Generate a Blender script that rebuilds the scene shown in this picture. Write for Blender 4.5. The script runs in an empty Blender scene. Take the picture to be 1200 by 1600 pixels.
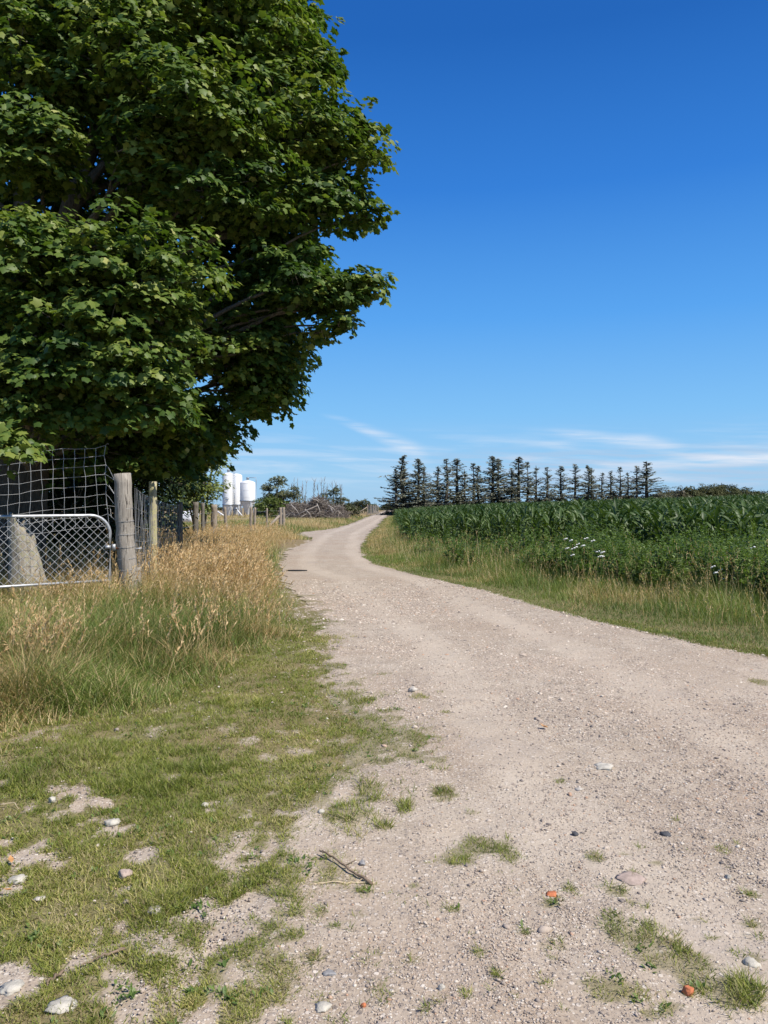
import bpy, math, random
import numpy as np
from mathutils import Vector

# ------------------------------------------------------------------ scene, camera, sky, sun, exposure
S = bpy.context.scene
COL = S.collection
EYE = 1.6          # eye height, metres
FPX = 1200.0       # focal length in pixels of the 1200x1600 photograph
YH = 793.0         # row of the horizon

cam_d = bpy.data.cameras.new("camera")
cam_d.sensor_fit = 'VERTICAL'
cam_d.sensor_height = 36.0
cam_d.lens = 27.0
cam_d.shift_y = (YH - 800.0) / 1600.0
cam_d.clip_start = 0.05
cam_d.clip_end = 12000
cam = bpy.data.objects.new("camera", cam_d)
COL.objects.link(cam)
cam.location = (0, 0, EYE)
cam.rotation_euler = (math.pi / 2, 0, 0)
S.camera = cam
S.render.resolution_x, S.render.resolution_y = 768, 1024
S.render.engine = 'CYCLES'
S.cycles.max_bounces = 7
S.cycles.diffuse_bounces = 3
S.cycles.glossy_bounces = 2
S.cycles.transmission_bounces = 4
S.cycles.transparent_max_bounces = 6
S.cycles.use_denoising = True
S.view_settings.view_transform = 'Standard'
S.view_settings.look = 'None'
S.view_settings.exposure = 0.25
S.view_settings.gamma = 1.0

SUN_EL, SUN_AZ = math.radians(52), math.radians(122)   # azimuth from +Y towards +X
sun_dir = Vector((math.cos(SUN_EL) * math.sin(SUN_AZ), math.cos(SUN_EL) * math.cos(SUN_AZ), math.sin(SUN_EL)))
sd = bpy.data.lights.new("sun", 'SUN')
sd.energy = 5.0
sd.angle = math.radians(0.53)
sd.color = (1.0, 0.945, 0.86)
sun = bpy.data.objects.new("sun", sd)
COL.objects.link(sun)
sun.rotation_euler = sun_dir.to_track_quat('Z', 'Y').to_euler()

W = bpy.data.worlds.new("World")
S.world = W
W.use_nodes = True


def build_world():
    nt = W.node_tree
    N, L = nt.nodes, nt.links
    N.clear()
    out = N.new('ShaderNodeOutputWorld')
    bg = N.new('ShaderNodeBackground')
    bg.inputs['Strength'].default_value = 0.115
    sky = N.new('ShaderNodeTexSky')
    sky.sky_type = 'NISHITA'
    sky.sun_disc = False
    sky.sun_elevation = SUN_EL
    sky.sun_rotation = SUN_AZ
    sky.altitude = 0
    sky.air_density = 1.0
    sky.dust_density = 0.35
    sky.ozone_density = 2.2
    hs = N.new('ShaderNodeHueSaturation')
    hs.inputs['Saturation'].default_value = 1.22
    hs.inputs['Value'].default_value = 1.0
    L.new(sky.outputs[0], hs.inputs['Color'])
    # thin high cloud low over the horizon, by direction
    tc = N.new('ShaderNodeTexCoord')
    sep = N.new('ShaderNodeSeparateXYZ')
    L.new(tc.outputs['Generated'], sep.inputs[0])

    def M(op, a, b=None, c=None):
        n = N.new('ShaderNodeMath')
        n.operation = op
        for i, v in enumerate((a, b, c)):
            if v is None:
                continue
            if isinstance(v, (int, float)):
                n.inputs[i].default_value = v
            else:
                L.new(v, n.inputs[i])
        return n.outputs[0]

    def ss(v, a, b, inv=False):
        n = N.new('ShaderNodeMapRange')
        n.interpolation_type = 'SMOOTHSTEP'
        L.new(v, n.inputs['Value'])
        n.inputs['From Min'].default_value = a
        n.inputs['From Max'].default_value = b
        n.inputs['To Min'].default_value = 1.0 if inv else 0.0
        n.inputs['To Max'].default_value = 0.0 if inv else 1.0
        return n.outputs[0]
    az = M('ARCTAN2', sep.outputs[0], sep.outputs[1])
    el = M('ARCSINE', sep.outputs[2])
    comb = N.new('ShaderNodeCombineXYZ')
    L.new(M('MULTIPLY', az, 5.0), comb.inputs[0])
    L.new(M('MULTIPLY', M('ADD', el, M('MULTIPLY', az, 0.04)), 62.0), comb.inputs[1])
    nz = N.new('ShaderNodeTexNoise')
    nz.inputs['Scale'].default_value = 1.0
    nz.inputs['Detail'].default_value = 6
    nz.inputs['Roughness'].default_value = 0.55
    nz.inputs['Distortion'].default_value = 0.4
    L.new(comb.outputs[0], nz.inputs['Vector'])
    band = M('MULTIPLY', ss(el, 0.015, 0.045), ss(el, 0.06, 0.115, True))
    veil = M('MULTIPLY', ss(nz.outputs['Fac'], 0.44, 0.72), band)

    def streak(a0, e0, a1, e1, w0, w1, amp):
        # soft wisp between two sky directions
        da, de = a1 - a0, e1 - e0
        t = M('DIVIDE', M('SUBTRACT', az, a0), da)
        c = M('ADD', M('MULTIPLY', M('POWER', M('MAXIMUM', t, 0.0), 1.25), de), e0)
        d = M('ABSOLUTE', M('SUBTRACT', el, c))
        w = M('ADD', M('MULTIPLY', t, w1 - w0), w0)
        r = M('DIVIDE', d, M('MAXIMUM', w, 0.001))
        core = ss(r, 0.0, 1.0, True)
        ends = M('MULTIPLY', ss(t, 0.0, 0.45), ss(t, 0.9, 1.12, True))
        return M('MULTIPLY', M('MULTIPLY', core, ends), amp)
    s1 = streak(-0.09, 0.122, 0.05, 0.068, 0.004, 0.019, 0.50)
    s2 = M('ADD', streak(0.17, 0.100, 0.36, 0.074, 0.007, 0.014, 0.5), streak(0.15, 0.078, 0.33, 0.086, 0.004, 0.010, 0.3))
    s3 = M('ADD', streak(0.24, 0.050, 0.58, 0.060, 0.009, 0.011, 0.62), streak(0.32, 0.064, 0.60, 0.052, 0.005, 0.009, 0.4))
    lay = N.new('ShaderNodeTexNoise')
    lay.inputs['Scale'].default_value = 2.6
    lay.inputs['Detail'].default_value = 5
    L.new(comb.outputs[0], lay.inputs['Vector'])
    st = M('MULTIPLY', M('ADD', M('ADD', s1, s2), s3), ss(lay.outputs['Fac'], 0.2, 0.7))
    m = M('MINIMUM', M('ADD', M('MULTIPLY', veil, 0.5), st), 0.8)
    # a thin grey-lilac layer lying behind the white wisps
    gl = M('MULTIPLY', ss(lay.outputs['Fac'], 0.36, 0.62), M('MULTIPLY', M('MULTIPLY', ss(el, 0.012, 0.035), ss(el, 0.058, 0.085, True)), ss(az, -0.06, 0.2)))
    gmix = N.new('ShaderNodeMix')
    gmix.data_type = 'RGBA'
    L.new(M('MULTIPLY', gl, 0.55), gmix.inputs['Factor'])
    gmix.inputs[7].default_value = (3.5, 4.3, 5.6, 1)
    mix = N.new('ShaderNodeMix')
    mix.data_type = 'RGBA'
    gr = N.new('ShaderNodeValToRGB')
    e = gr.color_ramp.elements
    stops = [(0.0, (.35, .58, .82)), (.045, (.32, .60, .89)), (.12, (.215, .53, .92)), (.24, (.098, .375, .88)), (.39, (.034, .215, .70)), (.55, (.015, .130, .50)), (1.0, (.010, .075, .35))]
    while len(e) < len(stops):
        e.new(.5)
    for k, (p, c) in enumerate(stops):
        e[k].position = p
        e[k].color = (*c, 1)
    L.new(M('MAXIMUM', el, 0.0), gr.inputs[0])
    up = N.new('ShaderNodeVectorMath')
    up.operation = 'SCALE'
    L.new(gr.outputs[0], up.inputs[0])
    up.inputs['Scale'].default_value = 0.85 / 0.115
    blend = N.new('ShaderNodeMix')
    blend.data_type = 'RGBA'
    blend.inputs['Factor'].default_value = 0.94
    L.new(hs.outputs[0], blend.inputs[6])
    L.new(up.outputs[0], blend.inputs[7])
    L.new(m, mix.inputs['Factor'])
    L.new(blend.outputs[2], gmix.inputs[6])
    L.new(gmix.outputs[2], mix.inputs[6])
    mix.inputs[7].default_value = (5.9, 6.3, 7.0, 1)
    L.new(mix.outputs[2], bg.inputs['Color'])
    L.new(bg.outputs[0], out.inputs[0])


build_world()

rng = np.random.default_rng(7)
random.seed(7)


# ------------------------------------------------------------------ helpers
def P(x, y, D):
    """a direction of the photograph and a distance ahead -> metres"""
    return np.array([(x - 600) / FPX * D, D, EYE - (y - YH) / FPX * D])


def G(x, y):
    """a spot on flat ground"""
    D = EYE * FPX / (y - YH)
    return np.array([(x - 600) / FPX * D, D, 0.0])


def sstep(a, b, x):
    t = np.clip((np.asarray(x, float) - a) / (b - a), 0, 1)
    return t * t * (3 - 2 * t)


def _hash(ix, iy, seed):
    h = (ix.astype(np.int64) * 374761393 + iy.astype(np.int64) * 668265263 + seed * 974711) & 0x7fffffff
    h = ((h ^ (h >> 13)) * 1274126177) & 0x7fffffff
    return ((h ^ (h >> 16)) & 0xffff) / 65535.0


def vn(x, y, seed=0):
    x, y = np.asarray(x, float), np.asarray(y, float)
    ix, iy = np.floor(x).astype(np.int64), np.floor(y).astype(np.int64)
    fx, fy = x - ix, y - iy
    fx, fy = fx * fx * (3 - 2 * fx), fy * fy * (3 - 2 * fy)
    a, b = _hash(ix, iy, seed), _hash(ix + 1, iy, seed)
    c, d = _hash(ix, iy + 1, seed), _hash(ix + 1, iy + 1, seed)
    return (a * (1 - fx) + b * fx) * (1 - fy) + (c * (1 - fx) + d * fx) * fy


def fbm(x, y, seed=0, o=3):
    s, a, t = 0, 0.5, 0
    for k in range(o):
        s = s + a * vn(x * 2 ** k, y * 2 ** k, seed + k)
        t += a
        a *= 0.55
    return s / t


def hgt(x, y):
    x, y = np.asarray(x, float), np.asarray(y, float)
    r = np.hypot(x, y)
    z = 0.033 * np.clip(x - 1.5, 0, 90) * sstep(15, 60, y)
    near = 1 - sstep(9, 18, r)
    z = z + near * (0.030 * (fbm(x * 1.2, y * 1.2, 3, 2) - 0.5) + 0.018 * (vn(x * 5, y * 5, 9) - 0.5))
    z = z + near * 0.010 * (vn(x * 13, y * 13, 19) - 0.5) * (1 - sstep(5, 8, r))
    return z


# road edges as X over distance
LY = np.array([-8, 2.38, 2.72, 3.16, 3.79, 4.72, 5.38, 6.25, 7.47, 9.28, 12.2, 15.7, 20.9, 26.7, 34, 38.4, 40.5, 44, 49, 52, 58, 66, 90, 128, 320, 700])
LX = np.array([-.7, -.69, -.66, -.55, -.52, -.26, -.16, -.45, -.6, -.72, -1.12, -1.97, -2.75, -3.45, -3.55, -3.5, -4.0, -5.0, -5.1, -4.5, -3.7, -3.3, -3.0, -2.7, 0., 4.])
RY = np.array([-8, 2.0, 3.5, 4.2, 5, 6, 7, 8.17, 8.85, 9.85, 11.85, 14.5, 18.5, 21.6, 24.9, 31, 45.7, 60, 113, 320, 700])
RX = np.array([30, 26, 19, 14, 10, 7.2, 5.3, 4.08, 3.69, 3.28, 2.57, 1.94, .615, -.30, -.72, -.95, -.95, -.7, 0., 3.2, 8.5])


def ledge(y):
    return np.interp(y, LY, LX)


def redge(y):
    return np.interp(y, RY, RX)


def corn_front(x):      # distance of the maize field's first row
    return 34.0 + (x - 1.0) * (17.0 - 34.0) / 7.5


def corn_left(y):
    return np.interp(y, [30, 34, 60, 113, 200], [0.95, 1.0, 1.15, 1.7, 3.1])


def link(name, data, parent=None):
    o = bpy.data.objects.new(name, data)
    COL.objects.link(o)
    if parent is not None:
        o.parent = parent
    return o


def empty(name, loc=(0, 0, 0), rz=0.0):
    o = link(name, None)
    o.empty_display_size = 0.2
    o.location = tuple(loc)
    o.rotation_euler = (0, 0, rz)
    return o


def tag(o, label=None, cat=None, group=None, kind=None):
    if label:
        o['label'] = label
    if cat:
        o['category'] = cat
    if group:
        o['group'] = group
    if kind:
        o['kind'] = kind
    return o


class MB:
    def __init__(self):
        self.v, self.q, self.t, self.n = [], [], [], 0
        self.r, self.d = [], []

    def add(self, v, q=None, t=None, rnd=0.5, dry=0.0):
        v = np.asarray(v, float).reshape(-1, 3)
        k = len(v)
        self.v.append(v)
        if q is not None and len(q):
            self.q.append(np.asarray(q, np.int64).reshape(-1, 4) + self.n)
        if t is not None and len(t):
            self.t.append(np.asarray(t, np.int64).reshape(-1, 3) + self.n)
        self.r.append(np.broadcast_to(np.asarray(rnd, float), (k,)))
        self.d.append(np.broadcast_to(np.asarray(dry, float), (k,)))
        self.n += k

    def stamp(self, tv, tq, tt, pos, R, s, rnd=None, dry=None):
        """many copies of a small template: pos (n,3), R (n,3,3), s (n,) or (n,3)"""
        n, k = len(pos), len(tv)
        if n == 0:
            return
        s = np.asarray(s, float)
        if s.ndim == 1:
            s = s[:, None]
        if s.shape[1] == 1:
            s = np.repeat(s, 3, 1)
        loc = tv[None] * s[:, None, :]
        v = np.einsum('nij,nkj->nki', R, loc) + pos[:, None, :]
        off = (np.arange(n) * k)[:, None, None]
        q = (tq[None] + off).reshape(-1, 4) if tq is not None and len(tq) else None
        t = (tt[None] + off).reshape(-1, 3) if tt is not None and len(tt) else None
        r = np.repeat(rng.random(n) if rnd is None else np.broadcast_to(rnd, (n,)), k)
        d = np.repeat(np.zeros(n) if dry is None else np.broadcast_to(dry, (n,)), k)
        self.add(v.reshape(-1, 3), q, t, r, d)

    def build(self, name, mat, parent=None, smooth=False):
        me = bpy.data.meshes.new(name)
        v = np.concatenate(self.v)
        q = np.concatenate(self.q) if self.q else np.zeros((0, 4), np.int64)
        t = np.concatenate(self.t) if self.t else np.zeros((0, 3), np.int64)
        me.vertices.add(len(v))
        me.vertices.foreach_set('co', v.astype(np.float32).ravel())
        loops = np.concatenate([q.ravel(), t.ravel()]).astype(np.int32)
        me.loops.add(len(loops))
        me.loops.foreach_set('vertex_index', loops)
        npoly = len(q) + len(t)
        me.polygons.add(npoly)
        starts = np.concatenate([np.arange(len(q)) * 4, len(q) * 4 + np.arange(len(t)) * 3]).astype(np.int32)
        me.polygons.foreach_set('loop_start', starts)
        if smooth:
            me.polygons.foreach_set('use_smooth', np.ones(npoly, bool))
        me.update(calc_edges=True)
        for nm, arr in (('rnd', self.r), ('dry', self.d)):
            a = me.attributes.new(nm, 'FLOAT', 'POINT')
            a.data.foreach_set('value', np.concatenate(arr).astype(np.float32))
        me.materials.append(mat)
        return link(name, me, parent)


def rotz(a):
    a = np.asarray(a, float)
    c, s, z, o = np.cos(a), np.sin(a), np.zeros_like(a), np.ones_like(a)
    return np.stack([np.stack([c, -s, z], -1), np.stack([s, c, z], -1), np.stack([z, z, o], -1)], -2)


def rotx(a):
    a = np.asarray(a, float)
    c, s, z, o = np.cos(a), np.sin(a), np.zeros_like(a), np.ones_like(a)
    return np.stack([np.stack([o, z, z], -1), np.stack([z, c, -s], -1), np.stack([z, s, c], -1)], -2)


def roty(a):
    a = np.asarray(a, float)
    c, s, z, o = np.cos(a), np.sin(a), np.zeros_like(a), np.ones_like(a)
    return np.stack([np.stack([c, z, s], -1), np.stack([z, o, z], -1), np.stack([-s, z, c], -1)], -2)


def nrm(v):
    return v / np.maximum(np.linalg.norm(v, axis=-1, keepdims=True), 1e-9)


def frame(normal, fwd):
    """rotation whose local Z is normal and local Y is near fwd"""
    z = nrm(normal)
    x = nrm(np.cross(fwd, z))
    y = np.cross(z, x)
    return np.stack([x, y, z], -1)


def tube(mb, pts, rad, sides=6, cap=True, rnd=0.5, wob=0.0):
    pts = np.asarray(pts, float)
    n = len(pts)
    rad = np.broadcast_to(np.asarray(rad, float), (n,))
    d = np.gradient(pts, axis=0)
    d = nrm(d)
    ref = np.array([0, 0, 1.0]) if abs(d[:, 2]).mean() < 0.8 else np.array([1.0, 0, 0])
    u = nrm(np.cross(d, ref))
    w = np.cross(d, u)
    a = np.arange(sides) / sides * 2 * np.pi
    k = 1 + (wob * (rng.random((n, sides)) - 0.5) if wob else np.zeros((n, sides)))
    v = pts[:, None] + (u[:, None] * np.cos(a)[None, :, None] + w[:, None] * np.sin(a)[None, :, None]) * (rad[:, None] * k)[..., None]
    v = v.reshape(-1, 3)
    i = np.arange(n - 1)[:, None] * sides
    j = np.arange(sides)[None]
    j2 = (j + 1) % sides
    q = np.stack([i + j, i + j2, i + sides + j2, i + sides + j], -1).reshape(-1, 4)
    t = None
    if cap:
        v = np.concatenate([v, pts[:1], pts[-1:]])
        b = n * sides
        jj = np.arange(sides)
        t = np.concatenate([np.stack([(jj + 1) % sides, jj, np.full(sides, b)], -1),
                            np.stack([(n - 1) * sides + jj, (n - 1) * sides + (jj + 1) % sides, np.full(sides, b + 1)], -1)])
    mb.add(v, q, t, rnd)


def box(mb, c, size, R=None, rnd=0.5, bev=0.0):
    hx, hy, hz = np.asarray(size, float) / 2
    v = np.array([[x, y, z] for z in (-hz, hz) for y in (-hy, hy) for x in (-hx, hx)])
    if R is not None:
        v = v @ np.asarray(R).T
    v = v + np.asarray(c, float)
    mb.add(v, [[0, 2, 3, 1], [4, 5, 7, 6], [0, 1, 5, 4], [2, 6, 7, 3], [0, 4, 6, 2], [1, 3, 7, 5]], None, rnd)


def lathe(mb, c, prof, sides=32, rnd=0.5):
    """profile of (radius, z)"""
    prof = np.asarray(prof, float)
    a = np.arange(sides) / sides * 2 * np.pi
    v = np.stack([prof[:, :1] * np.cos(a), prof[:, :1] * np.sin(a), np.repeat(prof[:, 1:], sides, 1)], -1).reshape(-1, 3) + np.asarray(c, float)
    n = len(prof)
    i = np.arange(n - 1)[:, None] * sides
    j = np.arange(sides)[None]
    j2 = (j + 1) % sides
    q = np.stack([i + j, i + j2, i + sides + j2, i + sides + j], -1).reshape(-1, 4)
    mb.add(v, q, None, rnd)


def bez(a, b, c, d, n=12):
    t = np.linspace(0, 1, n)[:, None]
    a, b, c, d = (np.asarray(k, float) for k in (a, b, c, d))
    return (1 - t) ** 3 * a + 3 * (1 - t) ** 2 * t * b + 3 * (1 - t) * t ** 2 * c + t ** 3 * d


ICO_V, ICO_T = None, None


def ico(sub=1):
    p = (1 + 5 ** .5) / 2
    v = [(-1, p, 0), (1, p, 0), (-1, -p, 0), (1, -p, 0), (0, -1, p), (0, 1, p), (0, -1, -p), (0, 1, -p), (p, 0, -1), (p, 0, 1), (-p, 0, -1), (-p, 0, 1)]
    f = [(0, 11, 5), (0, 5, 1), (0, 1, 7), (0, 7, 10), (0, 10, 11), (1, 5, 9), (5, 11, 4), (11, 10, 2), (10, 7, 6), (7, 1, 8), (3, 9, 4), (3, 4, 2), (3, 2, 6), (3, 6, 8), (3, 8, 9), (4, 9, 5), (2, 4, 11), (6, 2, 10), (8, 6, 7), (9, 8, 1)]
    v = [np.array(k, float) / np.linalg.norm(k) for k in v]
    for _ in range(sub):
        cache, nf = {}, []

        def mid(a, b):
            k = (min(a, b), max(a, b))
            if k not in cache:
                m = v[a] + v[b]
                v.append(m / np.linalg.norm(m))
                cache[k] = len(v) - 1
            return cache[k]
        for a, b, c in f:
            x, y, z = mid(a, b), mid(b, c), mid(c, a)
            nf += [(a, x, z), (b, y, x), (c, z, y), (x, y, z)]
        f = nf
    return np.array(v), np.array(f)


# ------------------------------------------------------------------ materials
class Mat:
    def __init__(self, name):
        self.m = bpy.data.materials.new(name)
        self.m.use_nodes = True
        self.N, self.L = self.m.node_tree.nodes, self.m.node_tree.links
        self.N.clear()
        self.out = self.N.new('ShaderNodeOutputMaterial')

    def set(self, sock, v):
        if isinstance(v, bpy.types.NodeSocket):
            self.L.new(v, sock)
        elif isinstance(v, tuple) and len(v) == 3 and sock.type == 'RGBA':
            sock.default_value = (*v, 1)
        else:
            sock.default_value = v

    def attr(self, name):
        n = self.N.new('ShaderNodeAttribute')
        n.attribute_name = name
        return n.outputs['Fac']

    def pos(self):
        return self.N.new('ShaderNodeNewGeometry').outputs['Position']

    def objc(self):
        return self.N.new('ShaderNodeTexCoord').outputs['Object']

    def mapping(self, v, scale=(1, 1, 1), loc=(0, 0, 0)):
        n = self.N.new('ShaderNodeMapping')
        self.L.new(v, n.inputs[0])
        n.inputs['Scale'].default_value = scale
        n.inputs['Location'].default_value = loc
        return n.outputs[0]

    def noise(self, v, scale, detail=4, rough=0.6, dist=0.0):
        n = self.N.new('ShaderNodeTexNoise')
        if v is not None:
            self.L.new(v, n.inputs['Vector'])
        n.inputs['Scale'].default_value = scale
        n.inputs['Detail'].default_value = detail
        n.inputs['Roughness'].default_value = rough
        n.inputs['Distortion'].default_value = dist
        return n.outputs['Fac']

    def voro(self, v, scale, out='Distance', feat='F1'):
        n = self.N.new('ShaderNodeTexVoronoi')
        n.feature = feat
        self.L.new(v, n.inputs['Vector'])
        n.inputs['Scale'].default_value = scale
        return n.outputs[out]

    def ramp(self, f, stops, interp='LINEAR'):
        n = self.N.new('ShaderNodeValToRGB')
        n.color_ramp.interpolation = interp
        e = n.color_ramp.elements
        while len(e) < len(stops):
            e.new(0.5)
        for k, (p, c) in enumerate(stops):
            e[k].position = p
            e[k].color = (*c, 1) if len(c) == 3 else c
        self.L.new(f, n.inputs[0])
        return n.outputs['Color']

    def mix(self, f, a, b, mode='MIX'):
        n = self.N.new('ShaderNodeMix')
        n.data_type = 'RGBA'
        n.blend_type = mode
        self.set(n.inputs['Factor'], f)
        self.set(n.inputs[6], a)
        self.set(n.inputs[7], b)
        return n.outputs[2]

    def math(self, op, a, b=0.0, clamp=False):
        n = self.N.new('ShaderNodeMath')
        n.operation = op
        n.use_clamp = clamp
        self.set(n.inputs[0], a)
        self.set(n.inputs[1], b)
        return n.outputs[0]

    def rng(self, v, a, b, c=0.0, d=1.0):
        n = self.N.new('ShaderNodeMapRange')
        n.interpolation_type = 'SMOOTHSTEP'
        self.L.new(v, n.inputs['Value'])
        for k, x in zip(('From Min', 'From Max', 'To Min', 'To Max'), (a, b, c, d)):
            n.inputs[k].default_value = x
        return n.outputs[0]

    def bump(self, h, strength=0.5, dist=0.01):
        n = self.N.new('ShaderNodeBump')
        n.inputs['Strength'].default_value = strength
        n.inputs['Distance'].default_value = dist
        self.L.new(h, n.inputs['Height'])
        return n.outputs[0]

    def surf(self, color, rough=0.7, spec=0.3, metal=0.0, normal=None, trans=0.0, tcolor=None):
        p = self.N.new('ShaderNodeBsdfPrincipled')
        self.set(p.inputs['Base Color'], color)
        self.set(p.inputs['Roughness'], rough)
        p.inputs['Specular IOR Level'].default_value = spec
        p.inputs['Metallic'].default_value = metal
        if normal is not None:
            self.L.new(normal, p.inputs['Normal'])
        s = p.outputs[0]
        if trans:
            tr = self.N.new('ShaderNodeBsdfTranslucent')
            self.set(tr.inputs['Color'], tcolor if tcolor is not None else color)
            mx = self.N.new('ShaderNodeMixShader')
            mx.inputs[0].default_value = trans
            self.L.new(s, mx.inputs[1])
            self.L.new(tr.outputs[0], mx.inputs[2])
            s = mx.outputs[0]
        self.L.new(s, self.out.inputs[0])
        return self.m


def leaf_mat(name, stops, rough=0.5, spec=0.4, trans=0.25, tboost=(1.3, 1.5, 0.6), dry=None):
    m = Mat(name)
    c = m.ramp(m.attr('rnd'), stops)
    if dry:
        c = m.mix(m.attr('dry'), c, m.ramp(m.attr('rnd'), dry))
    tc = m.mix(1.0, c, tuple(tboost), 'MULTIPLY')
    return m.surf(c, rough, spec, trans=trans, tcolor=tc)


M_MAPLE = leaf_mat('maple_leaf', [(0, (.030, .064, .014)), (.4, (.062, .112, .021)), (.75, (.122, .180, .032)), (.96, (.205, .245, .050)), (1, (.42, .42, .15))], rough=.5, spec=.30, trans=.27)
M_ELDER = leaf_mat('shrub_leaf', [(0, (.06, .095, .02)), (.6, (.125, .17, .034)), (1, (.21, .245, .06))], trans=.3)
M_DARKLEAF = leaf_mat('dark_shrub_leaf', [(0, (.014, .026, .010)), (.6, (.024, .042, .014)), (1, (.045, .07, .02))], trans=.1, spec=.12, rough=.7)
M_GREY_LEAF = leaf_mat('grey_green_leaf', [(0, (.065, .072, .032)), (.6, (.12, .13, .055)), (1, (.20, .20, .095))], trans=.2)
GREENS = [(0, (.070, .128, .022)), (.5, (.140, .210, .037)), (.85, (.24, .295, .060)), (1, (.45, .40, .15))]
DRYS = [(0, (.46, .30, .145)), (.5, (.69, .48, .26)), (.85, (.83, .65, .395)), (1, (.88, .76, .52))]
M_GRASS = leaf_mat('grass_blade', GREENS, rough=.5, spec=.3, trans=.3, tboost=(1.2, 1.3, .7), dry=DRYS)
M_LAWN = leaf_mat('lawn_blade', [(0, (.108, .148, .022)), (.5, (.203, .238, .040)), (.85, (.34, .338, .075)), (1, (.56, .48, .20))], rough=.5, spec=.3, trans=.3, tboost=(1.2, 1.3, .7), dry=[(0, (.24, .17, .09)), (1, (.5, .4, .24))])
M_WEED = leaf_mat('weed_leaf', [(0, (.070, .120, .024)), (.5, (.115, .180, .038)), (.85, (.175, .240, .060)), (1, (.27, .32, .14))], rough=.5, spec=.3, trans=.28)
M_MAIZE = leaf_mat('maize_leaf', [(0, (.036, .070, .018)), (.5, (.060, .106, .027)), (.85, (.095, .148, .042)), (1, (.17, .21, .075))], rough=.48, spec=.32, trans=.22, tboost=(1.3, 1.4, .5))
M_SPRUCE = leaf_mat('spruce_needles', [(0, (.15, .165, .120)), (.5, (.225, .24, .18)), (.85, (.28, .285, .215)), (1, (.34, .30, .22))], rough=.85, spec=.05, trans=.2, tboost=(1, 1, 1))
M_FARWOOD = leaf_mat('far_wood_leaf', [(0, (.040, .050, .024)), (.5, (.066, .074, .034)), (1, (.11, .105, .05))], trans=.1, spec=.05, rough=.9)


def bark(name, c0, c1, scale=(9, 9, 2), bump=.9, lichen=None):
    m = Mat(name)
    v = m.mapping(m.objc(), scale)
    n = m.noise(v, 3.0, 6, .65)
    c = m.ramp(n, [(.3, c0), (.7, c1)])
    if lichen:
        l = m.noise(m.objc(), 14, 5, .7)
        c = m.mix(m.rng(l, .5, .64), c, lichen)
    return m.surf(c, .9, .15, normal=m.bump(n, bump, .02))


M_BARK = bark('maple_bark', (.09, .078, .062), (.25, .225, .185))
M_TRUNK = bark('shaded_trunk_bark', (.040, .035, .028), (.115, .10, .082))  # darkened copy of the bark, with the crown's shade put into its colour
M_SPRUCE_BARK = bark('spruce_bark', (.05, .042, .036), (.12, .10, .085))
M_DEADWOOD = bark('dead_wood', (.13, .115, .105), (.34, .31, .28), (5, 5, 5), .4)
M_STUMP = bark('stump_wood', (.20, .17, .13), (.44, .39, .31), (9, 9, 1.5), 1.0, (.33, .31, .19))


def post_mat(name, c0, c1, lichen, amt=.58):
    m = Mat(name)
    o = m.objc()
    grain = m.noise(m.mapping(o, (38, 38, 1.6)), 2.2, 5, .7)
    big = m.noise(m.mapping(o, (5, 5, 2)), 2.0, 4, .6)
    c = m.ramp(grain, [(.28, c0), (.72, c1)])
    c = m.mix(m.rng(big, .4, .75), c, tuple(k * .62 for k in c1))
    crack = m.rng(m.noise(m.mapping(o, (26, 26, .7)), 2.0, 3, .6), .34, .42)
    c = m.mix(crack, tuple(k * .25 for k in c0), c)
    l = m.noise(o, 30, 5, .75)
    c = m.mix(m.rng(l, amt, amt + .08), c, lichen)
    return m.surf(c, .88, .15, normal=m.bump(grain, .7, .012))


M_POST = post_mat('weathered_post_wood', (.15, .125, .10), (.50, .45, .38), (.52, .50, .40), .60)
M_LICHEN_POST = post_mat('lichen_post_wood', (.27, .23, .15), (.56, .50, .35), (.48, .45, .20), .50)
M_FARPOST = post_mat('far_post_wood', (.22, .18, .14), (.44, .37, .29), (.45, .42, .3), .66)


def simple(name, c, rough=.5, spec=.4, metal=0., var=.15, scale=8):
    m = Mat(name)
    n = m.noise(m.objc(), scale, 5, .65)
    col = m.mix(m.rng(n, .3, .7), tuple(k * (1 - var) for k in c), tuple(min(1, k * (1 + var * .6)) for k in c))
    return m.surf(col, rough, spec, metal)


M_GALV = simple('galvanised_steel', (.48, .49, .50), .48, .5, .5, .30, 14)
M_WIRE = simple('galvanised_wire', (.58, .585, .58), .5, .5, .35, .2, 12)
M_OLDWIRE = simple('dull_fence_wire', (.38, .385, .385), .6, .4, .3, .25, 12)
M_RUST = simple('rusty_bolt', (.30, .13, .07), .8, .2, .3, .4, 40)
M_SILO = simple('white_silo_shell', (.80, .80, .78), .35, .5, 0, .05, 1.2)
M_SILO_GREY = simple('grey_silo_hopper', (.76, .76, .75), .45, .4, 0, .08, 1.2)
M_STEEL = simple('grey_steel', (.30, .33, .37), .5, .4, .5, .15, 3)
M_BLACK = simple('matt_black', (.018, .018, .018), .8, .3, 0, .3, 30)
M_WRAP = simple('white_wrap', (.78, .79, .80), .4, .5, 0, .08, 3)
M_DARKPAINT = simple('dark_paint', (.035, .04, .04), .6, .3, 0, .3, 3)
M_FLOWER = simple('white_umbel', (.80, .80, .74), .8, .2, 0, .12, 60)


def stone_mat(name, c, var=.3):
    m = Mat(name)
    n = m.noise(m.objc(), 28, 6, .7)
    s = m.noise(m.objc(), 130, 3, .6)
    col = m.mix(m.rng(n, .3, .7), tuple(k * (1 - var) for k in c), tuple(min(1, k * 1.1) for k in c))
    return m.surf(col, .85, .25, normal=m.bump(s, .5, .004))


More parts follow.
